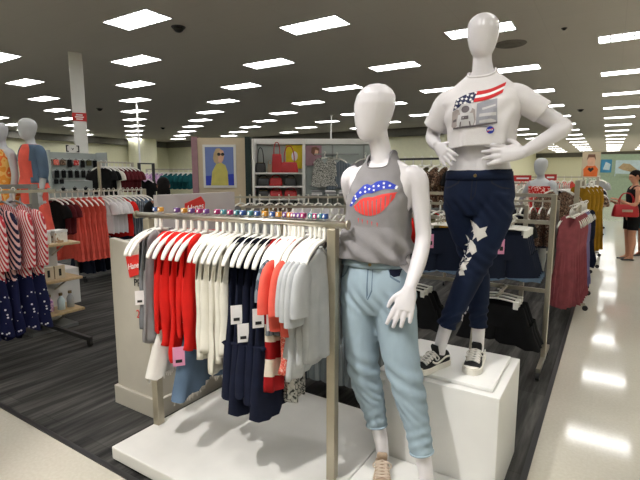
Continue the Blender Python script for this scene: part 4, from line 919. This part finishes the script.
# --- long rack of coral, white and denim clothes
rack('clothing_rack', 'long chrome rack of coral dresses and white tees in the left aisle', (-6.1, 3.78, .004), pi/2, 1.5, 1.32)
row([(bt['blackc'], 1, 'black top', 'top'), (bt['maroon'], 2, 'dull mauve top', 'top'), (dm['coral'], 6, 'coral dress', 'dress'), (bt['whitetee'], 4, 'white tee', 't-shirt'), (bt['red'], 1, 'red tee', 't-shirt'), (bt['slate'], 2, 'slate top', 'top'), (bt['jean_m'], 3, 'denim shirt', 'shirt')], (-6.1, 3.10, 1.32), (-6.08, 4.46, 1.32), .45, 'on the long rack in the left aisle', 'clothes on the long rack', '')
rack('clothing_rack', 'low dark rack of jeans under the white tees of the long rack', (-6.45, 4.1, .004), pi/2, 1.0, .72, m='dark', spread=.18)
tj = P(trouser_build(M['jean_n'], .60, 5, name='jeans'))
for k in range(6):
    p = (-6.45, 3.68+.16*k, .72); tj.put(p, .3, 'dark jeans on the low rack, %s from the near end' % ordn(k), 'jeans', 'jeans on the low rack'); CLIP.put(p, .3, 'white clip hanger of the %s dark jeans on the low rack' % ordn(k), 'hanger', 'clip hangers on the low rack')

# --- accessory wall
KW = .873
a = thing('display_wall', 'grey accessory display wall in the far left corner', 'display wall', (-11.1*KW, 6.25*KW, .004)); a.scale = (1, KW, (1.52+(2.07-1.52)*KW)/2.07)
MB().box(-.05, .03, -.72, .62, 0, 2.07).build('back_panel', M['grey_p'], a)
MB().box(.03, .40, .60, .64, 0, 2.09).build('side_panel', M['grey_p'], a)
MB().box(.03, .35, -.74, -.70, 0, 2.09).build('side_panel', M['grey_p'], a)
for z in (1.93, 1.68, 1.47, 1.27): MB().box(.03, .05, -.69, .59, z-.01, z+.01).build('peg_rail', M['glasssh'], a)
MB().box(.03, .32, -.69, .59, 1.04, 1.07).build('shelf', M['glasssh'], a)
b = thing('bracket_sign', 'small white sign with black brackets above the accessory wall', 'sign', (-11.05*KW, 6.25*KW, 2.003)); b.scale = (1, KW, KW)
MB().box(0, .02, -.15, .15, 0, .19).build('board', M['white'], b)
for sg_ in (-1, 1): MB().prism([(sg_*.16, .02), (sg_*.10, .02), (sg_*.10, .045), (sg_*.135, .045), (sg_*.135, .155), (sg_*.10, .155), (sg_*.10, .18), (sg_*.16, .18)], .021, .03, 'x').build('bracket_mark', M['ink'], b)
MB().prism([(-.03, .12), (.0, .06), (.03, .12), (.0, .09)], .021, .03, 'x').build('centre_mark', M['ink'], b)
def pouch_build(m, h, w_):
    def f():
        o = thing('accessory', '', '')
        MB().box(-.012, .012, -w_/2, w_/2, -h, -.03).build('pouch', m, o, bevel=.006)
        MB().tube([(0, -w_*.3, -.03), (0, 0, .0), (0, w_*.3, -.03)], .006, 6).build('loop', M['dark'], o)
        return o
    return f
ac = {k: P(pouch_build(M[m], h*1.2, w_*1.3)) for k, m, h, w_ in (('b', 'blackc', .17, .075), ('o', 'peach', .13, .10), ('r', 'redfl', .13, .10), ('g', 'olive', .13, .10), ('l', 'leopard', .13, .10), ('s', 'blackc', .11, .07))}
WD = dict(b='black case', o='coral cap', r='red printed cap', g='green cap', l='brown printed cap', s='small black case')
for z, pat, ys in ((1.93, 'lolbrbgb', None), (1.68, 'bbbbbbbb', None), (1.47, 'sss', .13), (1.27, 'sssbb', None)):
    for k, c in enumerate(pat):
        y = 5.66+(ys or 1.12/(len(pat)-1))*k
        ac[c].put((-11.0*KW, y*KW, 1.52+(z-1.52)*KW), 0, '%s, %s in the %s row of the accessory wall' % (WD[c], ordn(k), {1.93: 'top', 1.68: 'second', 1.47: 'third', 1.27: 'lowest'}[z]), 'accessory', 'accessories on the display wall').scale = (KW, KW, KW)

# --- maroon four-way rack and tee stand by the round column
rack('clothing_rack', 'chrome rack of maroon knits standing before the round column', (-8.0, 5.35, .004), pi/2, .7, 1.78)
row([(bt['blackc'], 2, 'black knit', 'top'), (bt['cream'], 1, 'cream cardigan', 'cardigan'), (bt['maroon'], 5, 'maroon knit', 'top')], (-8.0, 5.05, 1.78), (-8.0, 5.66, 1.78), .5, 'before the round column', 'knits before the round column', '')
rack('clothing_rack', 'dark narrow rack holding a black bag before the round column', (-8.1, 6.1, .004), pi/2, .34, 1.78, m='dark')
hang((-8.1, 6.05, 1.55), .4, LB, 'white hanger holding a lone black vest', bt['blackc'], 'lone black vest on the narrow dark rack', 'top', 'vest')
# --- lilac and teal wall display
rack('clothing_rack', 'chrome wall rack of lilac and teal tops beyond the brand sign stand', (-9.75, 8.1, .004), R(30), 1.3, 1.70)
row([(bt['lilac'], 4, 'lilac printed top', 'top'), (bt['teal'], 6, 'teal top', 'top')], (-10.25, 7.81, 1.70), (-9.25, 8.39, 1.70), R(30)+pi/2-.7, 'on the far wall rack', 'tops on the far wall rack', '')

# --- partition with the poster, handbag shelves
AR = R(32.4)
def lp(x, y, z=0, c=(-6.22, 6.33)): return (c[0]+x*cos(AR)-y*sin(AR), c[1]+x*sin(AR)+y*cos(AR), z)
p_ = thing('partition', 'cream display partition with a mauve edge carrying the framed poster', 'partition', lp(0, 0, .004), AR); p_['kind'] = 'thing'
MB().box(-.43, .46, 0, .12, 0, 2.22).build('panel', M['cream_p'], p_)
MB().box(-.54, -.43, -.02, .14, 0, 2.24).build('mauve_edge', M['mauve_p'], p_)
MB().box(.46, .56, -.03, .14, 0, 2.24).build('dark_edge', M['dgreen'], p_)
ps = thing('poster', 'framed poster of a woman in yellow with sunglasses on the partition', 'poster', lp(-.02, -.005, 1.30), AR)
MB().box(-.31, .31, -.03, .0, 0, .80).build('frame', M['white'], ps, bevel=.004)
MB().box(-.265, .265, -.034, -.029, .045, .755).build('picture', M['bluep'], ps)
def pic(nm, pts, m, d): MB().prism(pts, -.034-d, -.033-d, 'y').build(nm, m, ps)
pic('picture_sea', [(-.265, .045), (.265, .045), (.265, .26), (-.265, .22)], M['blue_p'], .001)
pic('picture_dress', [(-.17, .045), (.16, .045), (.15, .30), (.11, .42), (.03, .47), (-.06, .44), (-.14, .30)], M['pic_y'], .002)
pic('picture_hair', [(-.10, .48), (-.05, .44), (.02, .50), (.05, .70), (.0, .735), (-.06, .72), (-.10, .64), (-.115, .55)], M['wood'], .003)
pic('picture_face', [(-.02, .47), (.04, .46), (.075, .52), (.095, .60), (.08, .69), (.02, .70), (-.02, .62)], M['peachp'], .004)
for q in (-.005, .065): pic('picture_glasses', [(q+.034*cos(k*pi/5), .62+.03*sin(k*pi/5)) for k in range(10)], M['ink'], .005)
hb = thing('handbag_shelves', 'white wall shelves of handbags beside the poster partition', 'shelf', lp(1.09, .0, .004), AR)
MB().box(-.50, .50, .30, .33, 0, 2.20).build('back_panel', M['grey_p'], hb)
for x in (-.50, .44): MB().box(x, x+.05, -.05, .30, 0, 2.20).build('upright', M['white'], hb)
for z in (1.58, 1.33, 1.09, .80): MB().box(-.45, .44, -.05, .30, z-.03, z).build('shelf', M['white'], hb, bevel=.003)
MB().box(-.50, 1.9, .20, .30, 2.12, 2.22).build('header', M['white'], hb)
yp = thing('poster', 'yellow poster with a white oval above the handbags', 'poster', lp(1.37, .29, 1.66), AR)
MB().box(-.17, .17, -.02, 0, 0, .45).build('board', M['yellow'], yp)
MB().prism([(.0+.06*cos(k*pi/8), .24+.09*sin(k*pi/8)) for k in range(16)], -.024, -.02, 'y').build('oval', M['inkw'], yp)
def bag(loc, w_, h, d, m, label, handle=.2, rz=AR, flap=None):
    o = thing('handbag', label, 'handbag', loc, rz)
    MB().limb([(0, 0, 0), (0, 0, .02), (0, 0, h*.6), (0, 0, h)], [(w_*.46, d*.46), (w_*.5, d*.5), (w_*.47, d*.42), (w_*.42, d*.25)], n=24, sub=3, sq=.5).build('body', M[m], o, smooth=True)
    for yy in (-d*.22, d*.22):
        MB().tube([(-w_*.28, yy, h*.9), (-w_*.26, yy*.6, h+handle*.5), (-w_*.12, yy*.4, h+handle*.95), (w_*.12, yy*.4, h+handle*.95), (w_*.26, yy*.6, h+handle*.5), (w_*.28, yy, h*.9)], .008, 8, 4).build('handle', M[m], o, smooth=True)
    MB().limb([(-w_*.35, 0, h+.002), (w_*.35, 0, h+.002)], [(.006, .006)]*2, n=6, sub=2, ref=(0, 1, 0)).build('zip', M['brass'], o)
    if flap: MB().box(-w_*.2, w_*.2, -d*.5-.004, -d*.46, h*.4, h*.6).build('patch', M[flap], o, bevel=.003)
    return o
bag(lp(.74, .05, 1.585), .20, .18, .10, 'blkbag', 'black shoulder bag at the start of the top handbag shelf', .28)
bag(lp(.91, .12, 1.585), .11, .15, .08, 'saddle', 'small beige bag between the black and red bags', .08)
bag(lp(1.05, .03, 1.585), .2, .34, .12, 'redbag', 'tall dark red tote on the top handbag shelf', .22)
bag(lp(1.28, .03, 1.585), .34, .19, .14, 'redbag', 'wide red handbag below the yellow poster', .3)
for k, (x, m, wd) in enumerate(((.78, 'blkbag', 'black'), (1.02, 'redbag', 'red'), (1.30, 'blkbag', 'black'))):
    bag(lp(x, .08, 1.335), .25, .15, .13, m, '%s clutch bag, %s on the second handbag shelf' % (wd, ordn(k)), .05)
    bag(lp(x, .08, 1.095), .25, .15, .13, ('blkbag', 'redbag', 'redbag')[k], '%s clutch bag, %s on the third handbag shelf' % (('black', 'red', 'red')[k], ordn(k)), .05)
for k in range(6): bag(lp(.74+.13*k, .06, .805), .11, .18, .1, 'blkbag', 'small black bag with white patch, %s on the low handbag shelf' % ordn(k), .05, flap='inkw')
w2 = thing('display_wall', 'grey slatted display wall right of the handbag shelves', 'display wall', lp(2.3, .25, .004), AR)
MB().box(-.72, .9, 0, .04, 0, 2.12).build('back_panel', M['grey_p'], w2)
for x in (-.2, .4): MB().box(x-.015, x+.015, -.02, 0, 0, 2.1).build('standard', M['steel'], w2)
MB().box(-.72, .9, -.36, 0, 1.13, 1.16).build('shelf', M['steel'], w2); MB().box(-.72, .9, -.36, 0, .9, .93).build('shelf', M['steel'], w2)
MB().bar((-.55, -.05, 1.93), (.3, -.05, 1.93), .02, .02).build('face_rail', M['steel'], w2)
tv = P(tank_build(M['blk_wht'], .62, .22, .26, 3, 0, True)); p = lp(1.95, .10, 1.95); hang(p, AR, LB, 'white hanger of the ivory printed sleeveless top', tv, 'ivory sleeveless printed top hung face-out on the slatted wall', 'top', 'wall tops')
p = lp(2.18, .12, 1.93); hang(p, AR, LB, 'white hanger of the charcoal sleeved top on the wall', bt['slate'], 'charcoal top hung beside the ivory printed top', 'top', 'wall tops')
p = lp(2.72, .12, 1.93); hang(p, AR, LB, 'white hanger of the pale top at the wall end', bt['heather'], 'pale grey top hung at the far end of the slatted wall', 'top', 'wall tops')
po = thing('poster', 'lilac poster with an auburn-haired head above the ivory top', 'poster', lp(1.72, .24, 1.72), AR)
MB().box(-.17, .17, -.02, 0, 0, .38).build('board', M['mauve_p'], po)
MB().prism([(-.03, .24), (.04, .18), (.12, .22), (.13, .32), (.06, .36), (-.02, .34)], -.024, -.02, 'y').build('picture_hair', M['brownp'], po)
MB().prism([(.03, .2), (.1, .2), (.11, .28), (.05, .3)], -.027, -.024, 'y').build('picture_face', M['peachp'], po)
for k in range(5):
    b = thing('folded_shirt', 'folded pale shirt on the slatted wall shelf, %s along the shelf' % ordn(k), 'shirt', lp(1.80+.26*k, .06, 1.165), AR, 'folded shirts')
    for q in range(3): MB().box(-.10, .10, -.12, .12, .028*q, .028*q+.026).build('fold', M[('whitetee', 'tee_grey', 'heather')[(q+k) % 3]], b, bevel=.008)

# ------------------------------------------------------------------ figures further back
def figure_body(h, arms, m, name, parent, face=False, legs=True, vox=.009, head_tilt=0):
    s = h/1.75; b = MB()
    def q(*p): return [tuple(c*s for c in x) for x in p]
    def rr(*p): return [tuple(c*s for c in x) for x in p]
    b.limb(q((0, 0, .78), (0, 0, .86), (0, 0, .94), (0, .005, 1.02), (0, 0, 1.1), (0, -.006, 1.18), (0, -.008, 1.26), (0, 0, 1.34), (0, .006, 1.40), (0, .012, 1.44), (0, .012, 1.47)),
           rr((.13, .09), (.165, .11), (.165, .11), (.14, .095), (.122, .085), (.124, .09), (.135, .105), (.152, .095), (.158, .075), (.11, .06), (.055, .05)), n=24, sub=2)
    b.limb(q((0, .014, 1.42), (0, .004, 1.5), (0, -.008, 1.58)), rr((.07, .06), (.048, .05), (.046, .05)), n=14, sub=3)
    if face:
        hb_ = MB(); prof = [(-.115, .025, .03, -.045), (-.10, .045, .055, -.035), (-.07, .058, .08, -.015), (-.03, .068, .092, -.004), (.02, .074, .098, .002), (.06, .072, .094, .006), (.09, .056, .074, .008), (.108, .032, .04, .008)]
        hb_.rings([[(a*s*cos(2*pi*k/20), y*s+d*s*sin(2*pi*k/20), z*s) for k in range(20)] for z, a, d, y in prof])
        hb_.limb([(0, -.085*s, .02*s), (0, -.108*s, -.018*s), (0, -.092*s, -.03*s)], [(.008*s, .01*s), (.014*s, .014*s), (.012*s, .01*s)], n=8, sub=2, ref=(1, 0, 0))
        hb_.limb([(-.024*s, -.078*s, -.062*s), (0, -.09*s, -.06*s), (.024*s, -.078*s, -.062*s)], [.008*s, .011*s, .008*s], n=8, sub=2, ref=(0, 0, 1))
        hb_.limb([(-.05*s, -.078*s, .034*s), (0, -.094*s, .036*s), (.05*s, -.078*s, .034*s)], [.008*s, .010*s, .008*s], n=8, sub=2, ref=(0, 0, 1))
        for sg_ in (-1, 1): hb_.limb([(sg_*.07*s, .005*s, -.035*s), (sg_*.08*s, .012*s, .0), (sg_*.073*s, .01*s, .03*s)], [(.008*s, .016*s), (.010*s, .022*s), (.008*s, .014*s)], n=8, sub=2)
        mx = Matrix.Translation((0, -.012*s, 1.635*s)) @ Matrix.Rotation(head_tilt, 4, 'X'); b.add([mx @ V(p) for p in hb_.v], hb_.f)
    else: egg_head(b, (0, -.018*s, 1.628*s), 0, s)
    for sg_, pts, (fd, pn, side) in arms:
        b.limb([(sg_*.13*s, .012*s, 1.405*s)]+[tuple(c*s for c in p) for p in pts], [.05*s, .05*s, .044*s, .038*s, .036*s, .032*s, .024*s][:len(pts)+1], n=14, sub=4)
        w_ = pts[-1]; finger_hand(b, tuple(c*s for c in w_), fd, pn, side, .3, s)
    if legs:
        for sg_ in (-1, 1):
            b.limb(q((sg_*.09, 0, .86), (sg_*.092, -.005, .72), (sg_*.09, -.01, .56), (sg_*.088, -.006, .47), (sg_*.088, .012, .34), (sg_*.088, .012, .2), (sg_*.088, .012, .09), (sg_*.09, .005, .05)), rr((.088, .095), (.084, .09), (.066, .07), (.056, .06), (.056, .062), (.042, .045), (.035, .038), (.034, .038)), n=16, sub=3)
            foot(b, (sg_*.09*s, 0, .0), sg_*.15, s)
    return voxel(b, vox, name, m, parent, 3), s
ARM_DOWN = lambda sg_: (sg_, [(sg_*.19, .015, 1.36), (sg_*.21, .02, 1.25), (sg_*.222, .02, 1.13), (sg_*.225, .0, 1.02), (sg_*.22, -.03, .88)], ((0, -.12, -1), (-sg_*.9, .1, 0), (0, -1, 0)))
def wrap(z0, z1, s, grow=.014, flare=0, top=None, amp=.006):
    Wt = [(.78, .155, .105), (.86, .17, .115), (.94, .168, .113), (1.02, .145, .1), (1.1, .13, .092), (1.18, .132, .1), (1.26, .142, .112), (1.34, .156, .1), (1.40, .148, .08), (1.44, .095, .066), (1.47, .062, .056)]
    def fn(th, v):
        z = z1+(z0-z1)*v; a = tab([(p[0], p[1]) for p in Wt], z)+grow+flare*v*v; d = tab([(p[0], p[2]) for p in Wt], z)+grow+flare*v*v
        if z < .78: a = .165+grow+flare*v*v; d = .115+grow+flare*v*v
        k = 1+amp*8*v*sin(9*th+3*z)*(.4+flare*8); return (a*s*cos(th)*k, d*s*sin(th)*k, z*s)
    return MB().surf(fn, 36, 14)

# left pair of mannequins on a pedestal
pd = thing('pedestal', 'white plinth under the two mannequins behind the cardigan rack', 'pedestal', (-5.65, 2.5, .004))
MB().box(-.72, .3, -.45, .5, 0, .43).build('plinth', M['white'], pd, bevel=.006)
ma = thing('mannequin', 'grey-white mannequin in open denim jacket and coral skirt', 'mannequin', (-5.62, 2.70, .434), R(-2))
ARM_NEAR = lambda sg_: (sg_, [(sg_*.172, .02, 1.36), (sg_*.182, .03, 1.25), (sg_*.185, .035, 1.13), (sg_*.185, .01, 1.02), (sg_*.18, -.03, .88)], ((0, -.12, -1), (-sg_*.9, .1, 0), (0, -1, 0)))
figure_body(1.73, [ARM_NEAR(-1), ARM_NEAR(1)], M['mann_grey'], 'body', ma)
wrap(.96, 1.455, .99, .014, .03).build('top', M['coral'], ma, smooth=True)
wrap(.42, 1.0, .99, .012, .05).build('skirt', M['coral'], ma, smooth=True)
jk = wrap(1.02, 1.45, .99, .028, .015)
bm_f = [f for f in jk.f if len(f) > 4 or not all(jk.v[i][1] < -.045 and abs(jk.v[i][0]) < .15 for i in f)]; jk.f = bm_f
jo = jk.build('jacket', M['jean_m'], ma, smooth=True, thick=.006)
for sg_ in (-1, 1): MB().limb([(sg_*.14, .012, 1.385), (sg_*.172, .02, 1.34), (sg_*.183, .03, 1.23), (sg_*.185, .034, 1.13), (sg_*.185, .02, 1.06)], [.058, .060, .054, .05, .048], n=16, sub=4, caps=False).build('jacket_sleeve', M['jean_m'], jo, smooth=True, thick=.004)
mb_ = thing('mannequin', 'grey-white mannequin in yellow and orange printed dress', 'mannequin', (-6.02, 2.575, .434), R(0))
figure_body(1.70, [ARM_DOWN(-1), ARM_DOWN(1)], M['mann_grey'], 'body', mb_)
wrap(.55, 1.43, .97, .014, .07).build('dress', M['orange'], mb_, smooth=True)
# mannequin down the right aisle
mc = thing('mannequin', 'grey mannequin in red floral top standing beyond the two-tier rack', 'mannequin', (-.86, 7.24, .004), R(-25))
figure_body(1.77, [(-1, [(-.19, .015, 1.34), (-.25, .03, 1.24), (-.31, .05, 1.15), (-.33, .01, 1.07), (-.31, -.06, .98)], ((.1, -.3, -.95), (.9, .2, 0), (0, -1, .2))), ARM_DOWN(1)], M['mann_grey'], 'body', mc)
wrap(.90, 1.36, 1.01, .014, .02).build('top', M['redfl'], mc, smooth=True)
wrap(.50, .96, 1.01, .012, .05).build('skirt', M['jean_n'], mc, smooth=True)

def hair_cap(s, tilt, back, parent, m):
    b = MB()
    b.rings([[(a*s*cos(2*pi*k/20), y*s+d*s*sin(2*pi*k/20), z*s) for k in range(20)] for z, a, d, y in [(-.03, .076, .082, .026), (.02, .084, .094, .016), (.06, .082, .098, .010), (.095, .064, .08, .010), (.118, .034, .044, .010), (.122, .01, .012, .01)]])
    b.limb([(0, .05*s, .05*s), (0, .085*s, -.03*s), (0, .09*s, -.13*s), (0, .085*s, -back*s)], [(.06*s, .04*s), (.082*s, .045*s), (.09*s, .04*s), (.06*s, .025*s)], n=16, sub=4)
    mx = Matrix.Translation((0, -.012*s, 1.635*s)) @ Matrix.Rotation(tilt, 4, 'X'); b.v = [tuple(mx @ V(p)) for p in b.v]
    return voxel(b, .01, 'hair', m, parent, 3)
def eyes(s, tilt, parent):
    mx = Matrix.Translation((0, -.012*s, 1.635*s)) @ Matrix.Rotation(tilt, 4, 'X')
    for sg_ in (-1, 1):
        p = mx @ V((sg_*.03*s, -.083*s, .012*s)); MB().lathe([(0, -.009), (.007, -.006), (.01, 0), (.007, .006), (0, .009)], n=10).build('eye', M['ink'], parent, smooth=True, loc=p)
# shopper with the red handbag
wn = thing('person', 'woman in black top and shorts browsing with a red handbag on her arm', 'person', (.36, 10.0, .0), R(-70))
_, s = figure_body(1.62, [(-1, [(-.19, .0, 1.34), (-.215, -.01, 1.22), (-.225, -.03, 1.10), (-.20, -.14, 1.07), (-.15, -.28, 1.13)], ((.3, -.9, .25), (.2, .2, -.9), (.9, .2, .2))), (1, [(.19, -.01, 1.34), (.215, -.02, 1.22), (.225, -.05, 1.11), (.19, -.16, 1.10), (.12, -.29, 1.18)], ((-.3, -.9, .3), (-.2, .2, -.9), (-.9, .2, .2)))], M['skin'], 'body', wn, True, head_tilt=R(18))
wrap(.90, 1.39, s, .02, .02).build('top', M['blackc'], wn, smooth=True)
for sg_ in (-1, 1):
    MB().tube([(sg_*.075*s, -.085*s, 1.375*s), (sg_*.08*s, -.04*s, 1.435*s), (sg_*.08*s, .03*s, 1.44*s), (sg_*.075*s, .085*s, 1.37*s)], .016, 8, 4).build('strap', M['blackc'], wn, smooth=True)
    MB().limb([(sg_*.085*s, 0, .90*s), (sg_*.092*s, -.003*s, .76*s), (sg_*.094*s, -.008*s, .60*s)], [(.104*s, .118*s), (.10*s, .106*s), (.088*s, .094*s)], n=18, sub=4, caps=False).build('shorts_leg', M['blackc'], wn, smooth=True)
    MB().limb([(sg_*.09*s, .06*s, .012), (sg_*.095*s, -.06*s, .012), (sg_*.11*s, -.16*s, .012)], [(.012, .034), (.012, .042), (.012, .036)], n=10, sub=3, ref=(1, 0, 0)).build('sandal', M['dark'], wn, smooth=True)
hair_cap(s, R(18), .26, wn, M['hair']); eyes(s, R(18), wn)
bag((.245, 9.78, .80), .42, .22, .17, 'redbag', 'red handbag hanging from the forearm of the woman in black', .20, R(20), 'saddle')
# second shopper at the picture edge
w3 = thing('person', 'person in teal shorts standing behind the woman with the red handbag', 'person', (.62, 10.55, .0), R(-40))
_, s = figure_body(1.68, [ARM_DOWN(-1), ARM_DOWN(1)], M['skin_d'], 'body', w3, True)
wrap(.88, 1.44, s, .02, .02).build('top', M['navy'], w3, smooth=True)
for sg_ in (-1, 1):
    MB().limb([(sg_*.085*s, 0, .90*s), (sg_*.092*s, -.003*s, .76*s), (sg_*.094*s, -.008*s, .56*s)], [(.104*s, .118*s), (.10*s, .106*s), (.092*s, .098*s)], n=18, sub=4, caps=False).build('shorts_leg', M['teal'], w3, smooth=True)
    MB().limb([(sg_*.09*s, .06*s, .012), (sg_*.095*s, -.06*s, .012), (sg_*.11*s, -.16*s, .012)], [(.012, .034), (.012, .042), (.012, .036)], n=10, sub=3, ref=(1, 0, 0)).build('sandal', M['dark'], w3, smooth=True)
hair_cap(s, 0, .2, w3, M['hair']); eyes(s, 0, w3)
# dark-haired shopper behind the sign panel
w4 = thing('person', 'dark-haired shopper in black with a red collar seen behind the brand sign', 'person', (-4.42, 3.55, .004), R(-129))
_, s = figure_body(1.50, [ARM_DOWN(-1), ARM_DOWN(1)], M['skin_d'], 'body', w4, True)
wrap(.80, 1.44, s, .03, .02).build('coat', M['blackc'], w4, smooth=True); wrap(.30, .86, s, .025, .03).build('skirt', M['blackc'], w4, smooth=True)
wrap(1.42, 1.47, s, .03).build('collar', M['red'], w4, smooth=True)
for sg_ in (-1, 1): MB().limb([tuple(c*s for c in p) for p in ((sg_*.14, .012, 1.385), (sg_*.19, .015, 1.34), (sg_*.21, .02, 1.23), (sg_*.222, .02, 1.10), (sg_*.225, -.005, .98))], [.058, .062, .054, .048, .044], n=14, sub=4, caps=False).build('sleeve', M['blackc'], w4, smooth=True)
hair_cap(s, 0, .3, w4, M['hair']); eyes(s, 0, w4)

# ------------------------------------------------------------------ signs down the right side
so = thing('poster_stand', 'orange poster on a chrome stand above the far racks', 'poster', (-.62, 17.6, .004), R(20))
MB().box(-.20, .20, -.15, .15, 0, .03).build('base', M['chrome'], so); MB().box(-.02, .02, .01, .04, .03, 1.52).build('pole', M['chrome'], so)
MB().box(-.27, .27, -.01, .01, 1.46, 2.30).build('board', M['cream_p'], so)
for nm, pts, m, d in (('picture_shirt', [(-.2, 1.5), (.2, 1.5), (.22, 1.74), (.12, 1.86), (-.12, 1.86), (-.22, 1.74)], M['orangep'], .001), ('picture_head', [(-.1, 1.84), (.1, 1.84), (.12, 2.02), (.06, 2.18), (-.06, 2.18), (-.12, 2.02)], M['peachp'], .002), ('picture_hair', [(-.14, 2.02), (-.10, 2.22), (.10, 2.22), (.14, 2.02), (.08, 2.12), (-.08, 2.12)], M['brownp'], .003), ('picture_mark', [(-.1, 1.74), (0, 1.64), (.1, 1.74), (.05, 1.8), (0, 1.76), (-.05, 1.8)], M['ink'], .002)):
    MB().prism(pts, -.012-d, -.0105-d, 'y').build(nm, m, so)
fw_ = thing('display_wall', 'pale green far display wall with large graphic posters', 'display wall', (.6, 36.5, .0), R(24))
MB().box(-2.2, 3.2, 0, .2, 0, 2.95).build('panel', M['greenp'], fw_)
def fposter(x, w_, z0, z1, m, lab, shapes):
    o = thing('poster', lab, 'poster', (.6+x*cos(R(24)), 36.5+x*sin(R(24))-.03, z0), R(24))
    MB().box(-w_/2, w_/2, -.06, -.02, 0, z1-z0).build('board', M[m], o)
    for nm, pts, mm in shapes: MB().prism(pts, -.07, -.061, 'y').build(nm, M[mm], o)
fposter(-1.10, .66, 1.75, 2.60, 'cyanp', 'cyan poster at the start of the far graphic wall', [('picture_shape', [(-.2, .2), (.2, .15), (.25, .55), (-.05, .7)], 'sky_p')])
fposter(.22, 1.5, 1.50, 2.55, 'sky_p', 'wide poster with a tan and brown scene on the far wall', [('picture_shape', [(-.6, .55), (-.3, .85), (.1, .8), (.62, .4), (.66, .15), (.2, .3), (-.25, .4)], 'wood'), ('picture_shape', [(-.2, .5), (.15, .62), (.45, .35), (.4, .2), (.05, .35)], 'brownp'), ('picture_shape', [(-.72, .0), (.72, 0), (.72, .12), (-.72, .18)], 'greenp')])
fposter(1.55, .9, 1.35, 2.60, 'cyanp', 'tall cyan poster ending the far graphic wall', [('picture_shape', [(-.3, .2), (.1, .3), (.2, .8), (-.2, .9)], 'blue_p')])
for k, (x, y, z, wd) in enumerate(((-1.50, 9.85, 1.41, 'wider'), (-1.02, 10.0, 1.43, 'smaller'))):
    o = thing('rack_sign', '%s red sign plate on a pole above the far racks' % wd, 'sign', (x, y, .004), R(30))
    MB().box(-.12, .12, -.1, .1, 0, .02).build('base', M['chrome'], o); MB().box(-.012, .012, -.012, .012, .02, z).build('pole', M['chrome'], o)
    MB().box(-.17+.05*k, .17-.05*k, -.01, .01, z, z+.12).build('plate', M['redsign'], o); MB().box(-.12+.05*k, .12-.05*k, -.0115, -.0102, z+.045, z+.075).build('plate_line', M['inkw'], o)
